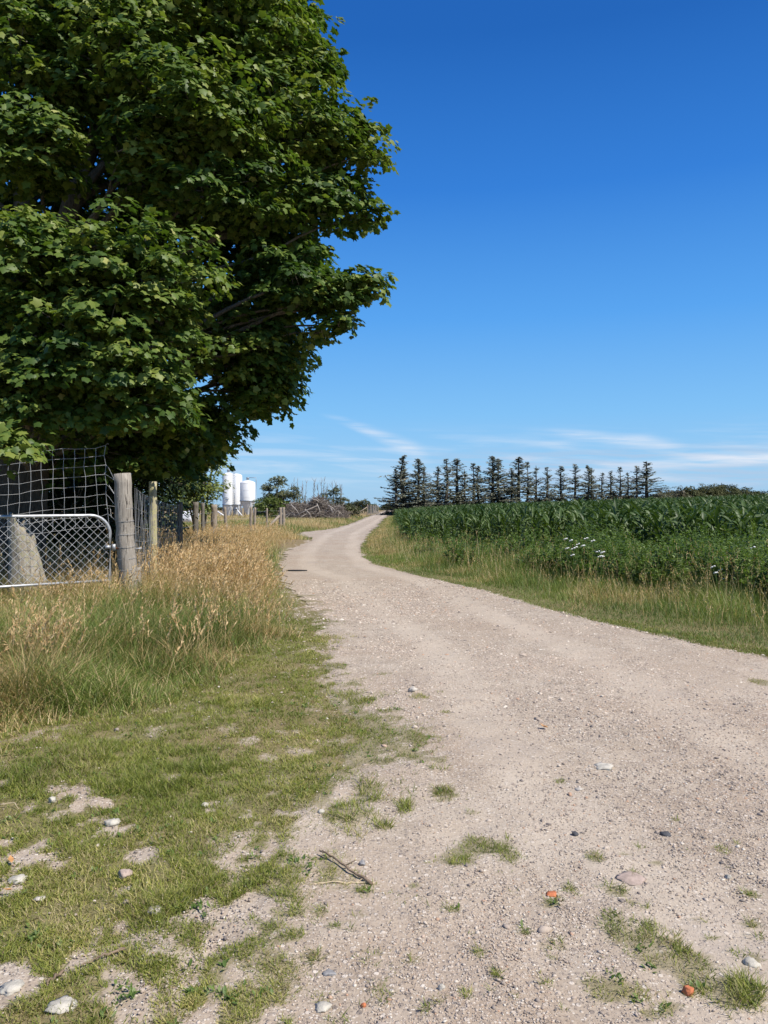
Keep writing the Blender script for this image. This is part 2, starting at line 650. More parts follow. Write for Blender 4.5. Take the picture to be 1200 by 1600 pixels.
STONES = {
    'white': stone_mat('white_stone', (.52, .48, .40)), 'pale': stone_mat('pale_concrete', (.54, .49, .42)),
    'grey': stone_mat('grey_stone', (.30, .29, .28)), 'dark': stone_mat('dark_stone', (.085, .085, .09)),
    'brick': stone_mat('orange_brick', (.56, .19, .085)), 'pink': stone_mat('pinkish_stone', (.44, .34, .28)),
}
M_TWIG = bark('twig_bark', (.11, .08, .055), (.34, .25, .17), (8, 8, 30), .5)
M_STRAW = simple('dry_straw', (.55, .44, .28), .8, .2, 0, .2, 30)
M_DEADLEAF = simple('fallen_leaf', (.50, .26, .10), .7, .3, 0, .3, 30)


def pebble_mat():
    m = Mat('pebbles')
    c = m.ramp(m.attr('rnd'), [(0, (.15, .13, .12)), (.08, (.28, .235, .195)), (.3, (.40, .32, .25)), (.6, (.50, .41, .325)), (.85, (.60, .51, .41)), (.95, (.72, .66, .55)), (.975, (.50, .31, .20)), (1, (.50, .31, .20))])
    n = m.noise(m.pos(), 220, 2, .6)
    c = m.mix(m.rng(n, .3, .7, 0, .35), c, (.3, .25, .21))
    return m.surf(c, .85, .25)


M_PEBBLE = pebble_mat()


def soil(m, p):
    """compacted pale pinkish grit: colour and height"""
    big = m.noise(p, .55, 4, .6)
    mid = m.noise(p, 3.2, 5, .65)
    fine = m.noise(p, 60, 4, .7)
    grit = m.voro(p, 95, 'Color')
    gd = m.voro(p, 95)
    g2 = m.voro(p, 38, 'Color')
    g2d = m.voro(p, 38)
    c = m.ramp(mid, [(.3, (.285, .225, .165)), (.52, (.39, .320, .243)), (.72, (.49, .418, .330))])
    c = m.mix(m.rng(big, .40, .64, 0, .8), c, (.345, .258, .182))
    c = m.mix(m.rng(fine, .35, .75, 0, .6), c, (.53, .445, .345))
    sep = m.N.new('ShaderNodeSeparateColor')
    m.L.new(grit, sep.inputs[0])
    stone = m.ramp(sep.outputs[0], [(0, (.17, .14, .12)), (.35, (.34, .27, .21)), (.7, (.54, .46, .375)), (1, (.74, .67, .57))])
    dens = m.math('MULTIPLY', m.rng(gd, .42, .5, 1, 0), m.rng(sep.outputs[1], .45, .55))
    c = m.mix(m.math('MULTIPLY', dens, .8), c, stone)
    sep2 = m.N.new('ShaderNodeSeparateColor')
    m.L.new(g2, sep2.inputs[0])
    stone2 = m.ramp(sep2.outputs[0], [(0, (.19, .16, .14)), (.4, (.38, .31, .245)), (1, (.72, .64, .54))])
    d2 = m.math('MULTIPLY', m.rng(g2d, .32, .42, 1, 0), m.rng(sep2.outputs[1], .50, .56))
    c = m.mix(m.math('MULTIPLY', d2, .8), c, stone2)
    h = m.math('ADD', m.math('ADD', m.math('MULTIPLY', fine, .5), m.math('MULTIPLY', dens, .5)), m.math('MULTIPLY', d2, .8))
    return c, h


def ground_mat():
    m = Mat('ground_soil_and_thatch')
    p = m.pos()
    c, h = soil(m, p)
    n = m.noise(p, 16, 6, .75)
    n2 = m.noise(p, 55, 5, .85)
    th = m.ramp(m.math('ADD', m.math('MULTIPLY', n, .6), m.math('MULTIPLY', n2, .4)), [(.3, (.10, .095, .034)), (.5, (.17, .155, .06)), (.7, (.27, .22, .11))])
    dryth = m.ramp(n2, [(.3, (.16, .115, .055)), (.7, (.34, .25, .13))])
    th = m.mix(m.attr('dry'), th, dryth)
    f = m.rng(m.math('ADD', m.attr('rnd'), m.math('MULTIPLY', m.math('SUBTRACT', n, .5), 1.3)), .30, .85)
    c = m.mix(m.math('MULTIPLY', f, .92), c, th)
    return m.surf(c, .95, .1, normal=m.bump(h, .55, .012))


def road_mat():
    m = Mat('gravel')
    p = m.pos()
    c, h = soil(m, p)
    # wheel tracks packed paler, loose grey gravel between them
    trk = m.attr('dry')
    c = m.mix(m.math('MULTIPLY', trk, .6), c, (.55, .465, .365))
    gn = m.noise(p, 1.1, 4, .6)
    c = m.mix(m.math('MULTIPLY', m.rng(gn, .55, .75), .4), c, (.34, .30, .265))
    n = m.noise(p, 16, 6, .75)
    n2 = m.noise(p, 55, 5, .85)
    th = m.ramp(m.math('ADD', m.math('MULTIPLY', n, .6), m.math('MULTIPLY', n2, .4)), [(.3, (.10, .095, .034)), (.5, (.17, .155, .06)), (.7, (.27, .22, .11))])
    f = m.rng(m.math('ADD', m.attr('rnd'), m.math('MULTIPLY', m.math('SUBTRACT', n, .5), 1.3)), .30, .85)
    c = m.mix(m.math('MULTIPLY', f, .6), c, th)
    return m.surf(c, .95, .12, normal=m.bump(h, .6, .012))


# wheel ruts and worn patches lie in the road's own colour
M_GROUND, M_ROAD = ground_mat(), road_mat()

# ------------------------------------------------------------------ the lie of the land
TUFTS = [(693, 1243, 22), (748, 1332, 55), (1010, 1475, 62), (572, 1393, 18), (545, 1275, 45), (600, 1165, 60), (560, 1130, 70), (1170, 1062, 24), (530, 1505, 14),
         (635, 1268, 22), (478, 1240, 40), (430, 1380, 55), (500, 1200, 60), (455, 1160, 80), (705, 1422, 12), (870, 1478, 16), (765, 1557, 14), (820, 1460, 12), (1120, 1550, 40),
         (960, 1553, 28), (730, 1250, 10), (875, 1222, 14), (605, 1445, 12), (685, 1170, 10), (520, 1042, 22), (655, 1090, 14), (700, 1112, 12), (440, 1530, 50), (1090, 1505, 22),
         (1100, 1440, 12), (1180, 1500, 16), (950, 1260, 10), (680, 1350, 14), (820, 1315, 14), (640, 1500, 10), (900, 1400, 8), (775, 1530, 10), (715, 1410, 8), (1050, 1590, 30), (500, 1425, 14), (330, 1590, 60), (380, 1480, 50)]
_tr = np.random.default_rng(41)
for _ in range(85):
    _y = 1240 + 360 * _tr.random() ** .8
    TUFTS.append((380 + 820 * _tr.random(), _y, (5 + 9 * _tr.random()) * (_y / 1400) ** 2))
TUFTS += [(610, 1150, 70), (560, 1180, 60), (520, 1240, 60), (560, 1265, 50), (640, 1180, 36), (480, 1110, 60), (450, 1080, 60)]
TUFT_W = []
for x, y, r in TUFTS:
    g = G(x, y)
    TUFT_W.append((g[0], g[1], r / FPX * g[1], r / FPX * g[1] * 1.25))


def grassiness(x, y):
    """how grassy the open ground is, 0 to 1"""
    le, re = ledge(y), redge(y)
    n = fbm(x * 2.2, y * 2.2, 21, 4) - 0.5
    nf = fbm(x * 8.5, y * 6.0, 27, 3) - 0.5
    soft = np.where(y < 7.5, 0.55, 0.18 + 0.012 * y)
    left = sstep(-1.25, 1.0, (le - x) / soft + n * 2.4 + nf * 3.2)
    right = sstep(-0.3, 0.7, (x - re) / (0.15 + 0.008 * y) + n * 1.2)
    g = np.maximum(left, right)
    for tx, ty, rx, ry in TUFT_W:
        d = np.hypot((x - tx) / rx, (y - ty) / ry)
        g = np.maximum(g, sstep(1.3, 0.2, d + n * 1.3 + nf * 2.8) * .95)
    # bare scrapes on the left
    bare = sstep(.54, .76, fbm(x * 5.5 + 7, y * 4.2, 77, 4) + .35 * nf) * (sstep(5, 4, y) + .5 * sstep(7.5, 5.5, y)).clip(0, 1) * .95
    return g * (1 - bare)


def ruts(x, y):
    """the two packed lines that wheels have worn into the loose gravel"""
    c = np.interp(y, [1.5, 4, 6.5, 9, 12, 16, 21, 27, 34, 46, 60, 113, 320], [2.0, 1.75, 1.55, 1.3, .75, .05, -1.3, -1.95, -2.1, -2.6, -2.1, -1.3, 1.6]) + .18 * (vn(y * .35, y * 0, 17) - .5)
    return np.exp(-((np.abs(x - c) - .78) / .27) ** 4) * (.45 + .55 * vn(x * 1.7, y * .6, 6))


def tall(x, y):
    """0 on mown ground, 1 where the left bank grows tall"""
    ys = np.array([3.0, 5.2, 6.06, 7.2, 9.3, 12.2, 15.7, 20.9, 30, 38])
    xs = np.array([-3.6, -2.75, -1.85, -1.45, -1.0, -1.35, -2.15, -2.95, -4.0, -4.0])
    b = np.interp(y, ys, xs)
    return sstep(-.15, .75, b - x + .9 * (fbm(x * 1.6, y * 1.6, 5, 3) - .5))


def dryness(x, y):
    d = sstep(10.2, 13.4, y + 2.5 * (vn(x * .9, y * .9, 31) - .5) * 2)
    strip = sstep(.40, 1.0, ledge(y) - x)      # a green ribbon along the road
    d = d * (0.15 + .85 * strip)
    d = d * .93 + .16 * (fbm(x * 1.3, y * 1.3, 44, 2) - .5)
    d = np.where(y < 10, np.maximum(d, .60 * sstep(.42, .62, fbm(x * .9, y * .9, 52, 2))), d)
    return np.clip(d, 0, 1)


def ground_sheet():
    a = np.concatenate([np.linspace(-34, 34, 420), np.linspace(34, 326, 80)[1:-1]])
    a = np.radians(a)
    r = np.concatenate([np.geomspace(.35, 1.6, 12)[:-1], np.geomspace(1.6, 30, 420)[:-1], np.geomspace(30, 6000, 110)])
    A, Rr = np.meshgrid(a, r)
    x, y = Rr * np.sin(A), Rr * np.cos(A)
    z = hgt(x, y)
    mb = MB()
    n, k = len(r), len(a)
    i = np.arange(n - 1)[:, None] * k
    j = np.arange(k)[None]
    j2 = (j + 1) % k
    q = np.stack([i + j, i + k + j, i + k + j2, i + j2], -1).reshape(-1, 4)[:, ::-1]
    g = grassiness(x, y)
    g = np.where(Rr > 45, np.where((x > ledge(y)) & (x < redge(y)), 0.1, 1), g)
    dr = np.clip(dryness(x, y) * .8 + .2 * (x < ledge(y)) * (y > 30) + sstep(.4, .6, vn(x * .05, y * .05, 3)) * (y > 30) * .5, 0, 1)
    dr = np.where(x > redge(y), .2, dr)
    mb.add(np.stack([x, y, z], -1).reshape(-1, 3), q, None, g.ravel(), dr.ravel())
    mb.add([[0, 0, float(hgt(0, 0))]], None, None)
    c = len(x.ravel())
    mb.t.append(np.array([[c, (jj + 1) % k, jj] for jj in range(k)]))
    o = mb.build('ground', M_GROUND, smooth=True)
    tag(o, 'pale grit and grassy soil on either side of the gravel road', 'ground', kind='structure')


def road_sheet():
    ys = np.concatenate([np.linspace(-6, 1.6, 12)[:-1], np.geomspace(1.6, 30, 380)[:-1], np.geomspace(30, 650, 200)])
    t = np.linspace(0, 1, 150)
    Y, T = np.meshgrid(ys, t, indexing='ij')
    le = ledge(Y) + (.10 + .006 * Y) * (fbm(Y * 1.7, Y * 0 + 3, 8, 3) - .5) * 2
    re = redge(Y) + (.07 + .006 * Y) * (fbm(Y * 1.7, Y * 0 + 9, 18, 3) - .5) * 2
    tt = T ** (1 + .6 * sstep(6, 16, re))
    X = le + (re - le) * tt
    Z = hgt(X, Y) + .004 + .00045 * np.maximum(Y, 0)
    edge = np.minimum(X - le, re - X)
    Z = Z - (1 - sstep(0, .12, edge)) * .012 * (Y < 12)
    mid = (le + np.minimum(re, le + 3.4)) / 2
    trk = ruts(X, Y) + .5 * sstep(.55, .75, fbm(X * .7, Y * .5, 81, 3)) * sstep(9, 6, Y)
    mb = MB()
    n, k = Y.shape
    i = np.arange(n - 1)[:, None] * k
    j = np.arange(k - 1)[None]
    q = np.stack([i + j, i + j + 1, i + k + j + 1, i + k + j], -1).reshape(-1, 4)
    gr_ = np.where(Y < 14, grassiness(X, Y), 0)
    mb.add(np.stack([X, Y, Z], -1).reshape(-1, 3), q, None, gr_.ravel(), trk.ravel())
    o = mb.build('gravel_road', M_ROAD, smooth=True)
    tag(o, 'pale pinkish gravel road curving away towards the horizon', 'road', kind='structure')


ground_sheet()
road_sheet()


# ------------------------------------------------------------------ gravel
def pebbles():
    mb = MB()
    v0, t0 = ico(0)
    N = 420000
    # spread evenly over the picture's rows, thinning with distance
    y = 2.0 * np.exp(rng.random(N) ** .75 * math.log(17 / 2.0))
    x = (rng.random(N) - .5) * 1.12 * y
    keep = (x < redge(y) + .1)
    patch = fbm(x * .8, y * .8, 61, 3)
    loose = sstep(.42, .66, patch + .14 * (x > .8) * (y > 3.2) * (y < 6.5) - .12 * (x < 0))
    p = (.20 + .60 * loose) * (1 - .55 * sstep(.3, -.5, x) * (y < 6)) * (1 - .86 * sstep(.2, .7, grassiness(x, y)))
    p = p * (1 - .72 * ruts(x, y))
    keep &= rng.random(N) < p
    x, y = x[keep], y[keep]
    n = len(x)
    s = .0014 * np.exp(rng.standard_normal(n) * .44) * (1 + .24 * y + .25 * np.maximum(y - 4, 0))
    s = np.clip(s, .0012, .022)
    big = rng.random(n) < .005
    s[big] *= 1.9
    rng2 = rng.random(n)
    ov = np.array([[1, 0, 0], [0, 1, 0], [-1, 0, 0], [0, -1, 0], [0, 0, 1.0]])
    ot = np.array([[0, 1, 4], [1, 2, 4], [2, 3, 4], [3, 0, 4]])
    for k in range(12):
        far = k >= 6
        tv = ov if far else v0
        jv = tv * (1 + .75 * (np.random.default_rng(k).random((len(tv), 1)) - .5))
        m = ((np.arange(n) % 6) == k % 6) & ((rng2 < sstep(3.6, 7.5, y)) == far)
        sc = s[m, None] * np.stack([1 + .5 * rng.random(m.sum()), np.ones(m.sum()), .45 + .4 * rng.random(m.sum())], -1)
        R = rotz(rng.random(m.sum()) * 6.28) @ rotx((rng.random(m.sum()) - .5) * .6)
        pos = np.stack([x[m], y[m], hgt(x[m], y[m]) + .004 + .00045 * y[m] + (.1 if far else .35) * sc[:, 2]], -1)
        mb.stamp(jv, None, ot if far else t0, pos, R, sc)
    o = mb.build('gravel', M_PEBBLE)
    tag(o, 'small loose stones and grit scattered over the road surface', 'gravel', kind='stuff')


pebbles()

LOOSE = [  # x, y, width px, height ratio, material, label
    (82, 1257, 15, .8, 'white', 'round creamy white stone lying in the short grass'),
    (175, 1288, 26, .5, 'white', 'rough white stone half sunk in grass below the round white stone'),
    (30, 1372, 34, .35, 'white', 'flat white stone with a small knob beside a dead leaf'),
    (195, 1373, 24, .7, 'pink', 'smooth pinkish stone in the middle of the patchy grass'),
    (243, 1425, 26, .4, 'pale', 'pale flat stone at the grass edge near a clover clump'),
    (18, 1548, 40, .3, 'white', 'large whitish stone showing through grass at the picture edge'),
    (100, 1580, 56, .22, 'white', 'broad chalky white slab sunk in bottom grass'),
    (943, 1201, 36, .22, 'white', 'flat cream slab lying on the loose gravel'),
    (1040, 1307, 20, .5, 'dark', 'black angular stone on the bare gravel'),
    (645, 1081, 16, .7, 'pale', 'pale lump of stone in the middle of the road'),
    (1076, 1552, 20, .9, 'brick', 'bright orange broken brick casting a dark shadow'),
    (862, 1400, 22, .3, 'brick', 'flat worn orange brick fragment pressed into the gravel'),
    (984, 1378, 44, .14, 'pink', 'wide pale stone barely rising from the packed gravel'),
    (502, 1275, 11, .8, 'white', 'small white stone among grass tufts above the twigs'),
    (565, 1352, 13, .8, 'grey', 'small grey and white stone just above the forked twig'),
    (690, 1547, 12, .9, 'white', 'small round white stone on bare soil near the bottom'),
    (905, 1234, 14, .5, 'pale', 'small pale stone just below the flat cream slab'),
    (1175, 1508, 26, .6, 'white', 'crumbly white stone next to a small grass tuft'),
    (320, 1258, 13, .6, 'white', 'little white stone between the grass and bare gravel'),
    (515, 1520, 24, .35, 'grey', 'blue grey flat stone near scattered pale rubble'),
    (505, 1572, 30, .4, 'white', 'jagged white stone fragment in the pale rubble'),
    (1138, 1375, 12, .8, 'white', 'small white stone on gravel beside pebbles at the road side'),
    (898, 1307, 12, .7, 'dark', 'small dark stone on the pinkish gravel'),
    (568, 1570, 10, .8, 'brick', 'tiny reddish brick chip near the jagged white fragment'),
    (62, 1405, 20, .45, 'pale', 'pale stone in grass below the flat white stone'),
]


def loose_stones():
    v1, t1 = ico(2)
    for k, (x, y, w, hr, mt, lab) in enumerate(LOOSE):
        g = G(x, y)
        r = w / FPX * g[1] / 2
        rr = np.random.default_rng(100 + k)
        # chipped: cut by a handful of planes
        v = v1.copy()
        for _ in range(9):
            d = rr.standard_normal(3)
            d /= np.linalg.norm(d)
            c = .55 + .35 * rr.random()
            e = v @ d - c
            v = v - np.maximum(e, 0)[:, None] * d * .9
        v *= 1 + .09 * rr.standard_normal((len(v), 1))
        v = v * np.array([r, r * (.7 + .3 * rr.random()), max(r * hr, .008)])
        v = v @ rotz(rr.random() * .8 - .4).T
        mb = MB()
        mb.add(v, None, t1)
        name = 'brick_piece' if mt == 'brick' else 'stone'
        o = mb.build(name, STONES[mt], smooth=False)
        o.location = (g[0], g[1], float(hgt(g[0], g[1])) + max(r * hr, .008) * (.40 if hr > .6 else .05) + .006)
        tag(o, lab, 'brick' if mt == 'brick' else 'stone', 'loose bricks and stones on the ground')


loose_stones()


def twig(pts, r, label, mt, name='twig', side=()):
    w = []
    for x, y, h in pts:
        g = G(x, y)
        w.append([g[0], g[1], float(hgt(g[0], g[1])) + h])
    w = np.array(w)
    t = np.linspace(0, 1, 14)
    s = np.linspace(0, 1, len(w))
    c = np.stack([np.interp(t, s, w[:, i]) for i in range(3)], -1)
    c += rng.standard_normal(c.shape) * r * .35
    mb = MB()
    tube(mb, c, np.linspace(r, r * .45, 14), 7, wob=.3)
    for f, dx, dy, dz in side:
        p = c[int(f * 13)]
        tube(mb, [p, p + np.array([dx, dy, dz]) * .5, p + np.array([dx, dy, dz])], [r * .5, r * .4, r * .2], 5)
    return tag(mb.build(name, mt, smooth=True), label, 'twig', 'dry twigs on the ground')


twig([(582, 1384, .012), (552, 1368, .02), (520, 1350, .022), (500, 1339, .03)], .007, 'dark brown dry twig lying over a paler one on the grit', M_TWIG, side=((.75, -.05, .03, .015), (.5, .05, .01, .02)))
twig([(584, 1382, .008), (545, 1380, .01), (515, 1381, .01), (482, 1384, .008)], .005, 'pale straight dry twig crossing under a darker one', M_STRAW, side=((.3, .03, .02, .01),))
twig([(195, 1487, .012), (160, 1500, .018), (125, 1518, .01)], .006, 'pale bare stick lying in the lower grass', M_TWIG)
twig([(100, 1528, .015), (85, 1538, .02), (74, 1545, .01)], .007, 'short dark grey stick in the lower grass', M_TWIG)
twig([(0, 1265, .02), (22, 1264, .03), (30, 1268, .01)], .003, 'thin bleached straw stalk in grass near the picture edge', M_STRAW)
twig([(565, 1240, .01), (568, 1230, .05), (563, 1222, .07)], .003, 'tiny upright brown twig beside a grass tuft on gravel', M_TWIG)


def fallen_leaf(x, y, w, label, rz):
    g = G(x, y)
    s = w / FPX * g[1]
    mb = MB()
    v = np.array([[0, -.5, .1], [.22, -.2, .16], [.28, .15, .1], [0, .55, .25], [-.28, .15, .12], [-.22, -.2, .2], [0, 0, 0]]) * s
    mb.add(v, None, [[6, k, (k + 1) % 6] for k in range(6)])
    o = mb.build('fallen_leaf', M_DEADLEAF)
    o.location = (g[0], g[1], float(hgt(g[0], g[1])) + .022)
    o.rotation_euler = (.2, .1, rz)
    tag(o, label, 'leaf', 'fallen leaves on the ground')


fallen_leaf(17, 1350, 16, 'curled tan dead leaf standing in the short grass', .6)
fallen_leaf(12, 1398, 14, 'reddish orange dead leaf lying flat in the grass', 2.0)

fallen_leaf(850, 1141, 14, 'small pale yellow leaf lying on the gravel', 1.0)

# dark patch at the road's left edge, built as a thin flat black shape
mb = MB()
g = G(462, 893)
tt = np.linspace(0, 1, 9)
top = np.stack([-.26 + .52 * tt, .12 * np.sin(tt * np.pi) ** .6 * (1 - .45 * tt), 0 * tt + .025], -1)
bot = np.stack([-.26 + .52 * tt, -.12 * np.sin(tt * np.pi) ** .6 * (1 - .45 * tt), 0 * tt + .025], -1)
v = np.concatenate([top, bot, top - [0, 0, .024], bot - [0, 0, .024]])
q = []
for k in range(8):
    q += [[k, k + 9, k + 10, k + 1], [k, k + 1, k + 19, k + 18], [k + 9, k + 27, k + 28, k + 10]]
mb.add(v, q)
o = mb.build('black_patch', M_BLACK)
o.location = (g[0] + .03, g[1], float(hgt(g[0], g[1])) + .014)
tag(o, 'small flat black patch at the grassy edge of the gravel road', 'scrap')


# ------------------------------------------------------------------ grass
def blades(mb, pos, h, w, yaw, lean, curve, segs=2, rnd=None, dry=None, face=None):
    """curved tapering blades; returns tip positions and tip directions"""
    n = len(pos)
    if n == 0:
        return np.zeros((0, 3)), np.zeros((0, 3))
    t = np.linspace(0, 1, segs + 1)
    hor = lean[:, None] * t + curve[:, None] * t ** 2
    ver = t[None] * (1 - .35 * np.clip(curve, 0, 1.2)[:, None] * t[None])
    dirx, diry = np.cos(yaw), np.sin(yaw)
    cx = pos[:, None, 0] + h[:, None] * hor * dirx[:, None]
    cy = pos[:, None, 1] + h[:, None] * hor * diry[:, None]
    cz = pos[:, None, 2] + h[:, None] * ver
    c = np.stack([cx, cy, cz], -1)
    fa = yaw + np.pi / 2 + (rng.random(n) - .5) * 1.6 if face is None else face
    sx, sy = np.cos(fa), np.sin(fa)
    side = np.stack([sx, sy, np.zeros(n)], -1)
    wt = (1 - t[:-1]) ** .6
    a = c[:, :-1] - side[:, None] * (w[:, None] * wt / 2)[..., None]
    b = c[:, :-1] + side[:, None] * (w[:, None] * wt / 2)[..., None]
    v = np.concatenate([np.stack([a, b], 2).reshape(n, -1, 3), c[:, -1:]], 1)
    k = 2 * segs + 1
    off = (np.arange(n) * k)[:, None]
    q = np.concatenate([off + np.array([2 * s, 2 * s + 1, 2 * s + 3, 2 * s + 2]) for s in range(segs - 1)], 0) if segs > 1 else None
    tr = off + np.array([2 * segs - 2, 2 * segs - 1, 2 * segs])
    r = rng.random(n) if rnd is None else rnd
    d = np.zeros(n) if dry is None else dry
    mb.add(v.reshape(-1, 3), q, tr, np.repeat(r, k), np.repeat(d, k))
    return c[:, -1], nrm(c[:, -1] - c[:, -2])


HEAD_V = np.array([[0, 0, 0], [.5, 0, .45], [0, 0, 1.0], [-.5, 0, .45], [0, .5, .45], [0, -.5, .45]])
HEAD_Q = np.array([[0, 1, 2, 3], [0, 4, 2, 5]])


def heads(mb, tip, d, size, nb=7, dry=1.0):
    """loose seed panicles at stem tips"""
    n = len(tip)
    for k in range(nb):
        f = k / nb
        p = tip - d * (size * 1.25 * f)[:, None]
        dd = nrm(d + rng.standard_normal((n, 3)) * .30 + np.array([0, 0, -.12]))
        R = frame(dd, rng.standard_normal((n, 3)))
        R = np.stack([R[..., 0], R[..., 1], R[..., 2]], -1)
        ln = size * (.22 + .24 * rng.random(n))
        sc = np.stack([ln * .26, ln * .26, ln], -1)
        mb.stamp(HEAD_V, HEAD_Q, None, p, R, sc, rnd=np.clip(.3 + .6 * rng.random(n), 0, 1), dry=dry)


def lawn():
    mb = MB()
    N = 720000
    y = 2.0 * np.exp(rng.random(N) ** .85 * math.log(11 / 2.0))
    x = (rng.random(N) - .5) * 1.14 * y
    M_ = 260000                               # and on past the left of the frame
    y2 = 1.2 * np.exp(rng.random(M_) * math.log(7 / 1.2))
    x = np.concatenate([x, -.57 * y2 - 2.6 * rng.random(M_)])
    y = np.concatenate([y, y2])
    N = N + M_
    g = grassiness(x, y)
    cl = fbm(x * 9, y * 9, 71, 2)
    p = np.clip((g - .10) * 1.3, 0, 1) * (.22 + .78 * sstep(.3, .6, cl))
    k = (rng.random(N) < p) & (tall(x, y) < .5) & (x < redge(y) + .5)
    x, y = x[k], y[k]
    n = len(x)
    gg = grassiness(x, y)
    h = (.008 + .016 * rng.random(n) ** 1.5) * (.7 + .6 * gg) * (1 + .06 * y)
    h *= 1 + 1.2 * sstep(.6, .85, fbm(x * 1.6, y * 1.6, 88, 2))
    w = (.0020 + .0018 * rng.random(n)) * (1 + .10 * y)
    pos = np.stack([x, y, hgt(x, y) - .002], -1)
    patch = fbm(x * 1.7, y * 1.7, 93, 3)
    rnd = np.clip(.05 + .75 * rng.random(n) + .9 * (patch - .45), 0, 1)
    dry = np.where(rng.random(n) < .10 + .25 * sstep(.5, .7, fbm(x * 3, y * 3, 97, 2)), .5 + .5 * rng.random(n), 0)
    blades(mb, pos, h, w, rng.random(n) * 6.28, .25 + .8 * rng.random(n), .8 * rng.random(n), 2, rnd, dry)
    tag(mb.build('short_grass', M_LAWN), 'short trodden grass growing in patches through the grit', 'grass', kind='stuff')


lawn()


def rosettes():
    """plantain, clover and dandelion leaves low in the grass"""
    mb = MB()
    lv = np.array([[0, 0, 0], [.18, .3, .10], [.2, .65, .14], [0, 1, .08], [-.2, .65, .14], [-.18, .3, .10], [0, .5, .07]])
    lt = np.array([[6, k, (k + 1) % 6] for k in range(6)])
    spots = []
    for _ in range(900):
        y = 2.2 * math.exp(rng.random() * math.log(9 / 2.2))
        x = (rng.random() - .5) * 1.1 * y
        spots.append((x, y))
    spots = np.array(spots)
    g = grassiness(spots[:, 0], spots[:, 1])
    spots = spots[(g > .45) & (tall(spots[:, 0], spots[:, 1]) < .6) & (fbm(spots[:, 0] * 1.1, spots[:, 1] * 1.1, 12, 2) > .47)]
    cl = G(595, 1418)
    extra = [(.0, .0)] * 0
    for x, y in ((300, 1420), (200, 1565), (330, 1545), (480, 1355), (60, 1470)):
        c = G(x, y)
        extra += [(c[0] + rng.standard_normal() * .05, c[1] + rng.standard_normal() * .06) for _ in range(9)]
    spots = np.concatenate([spots, np.array(extra)])
    for x, y in spots:
        n = rng.integers(4, 9)
        yaw = rng.random(n) * 6.28
        s = (.010 + .017 * rng.random(n)) * (1 + .06 * y)
        pos = np.repeat([[x, y, float(hgt(x, y)) + .004]], n, 0) + rng.standard_normal((n, 3)) * [.012, .012, .003]
        R = rotz(yaw) @ rotx(.25 + .5 * rng.random(n))
        mb.stamp(lv, None, lt, pos, R, np.stack([s * (.7 + .5 * rng.random(n)), s, s], -1))
    tag(mb.build('ground_weeds', M_WEED), 'broad low weed leaves scattered through the short grass', 'weeds', kind='stuff')


rosettes()


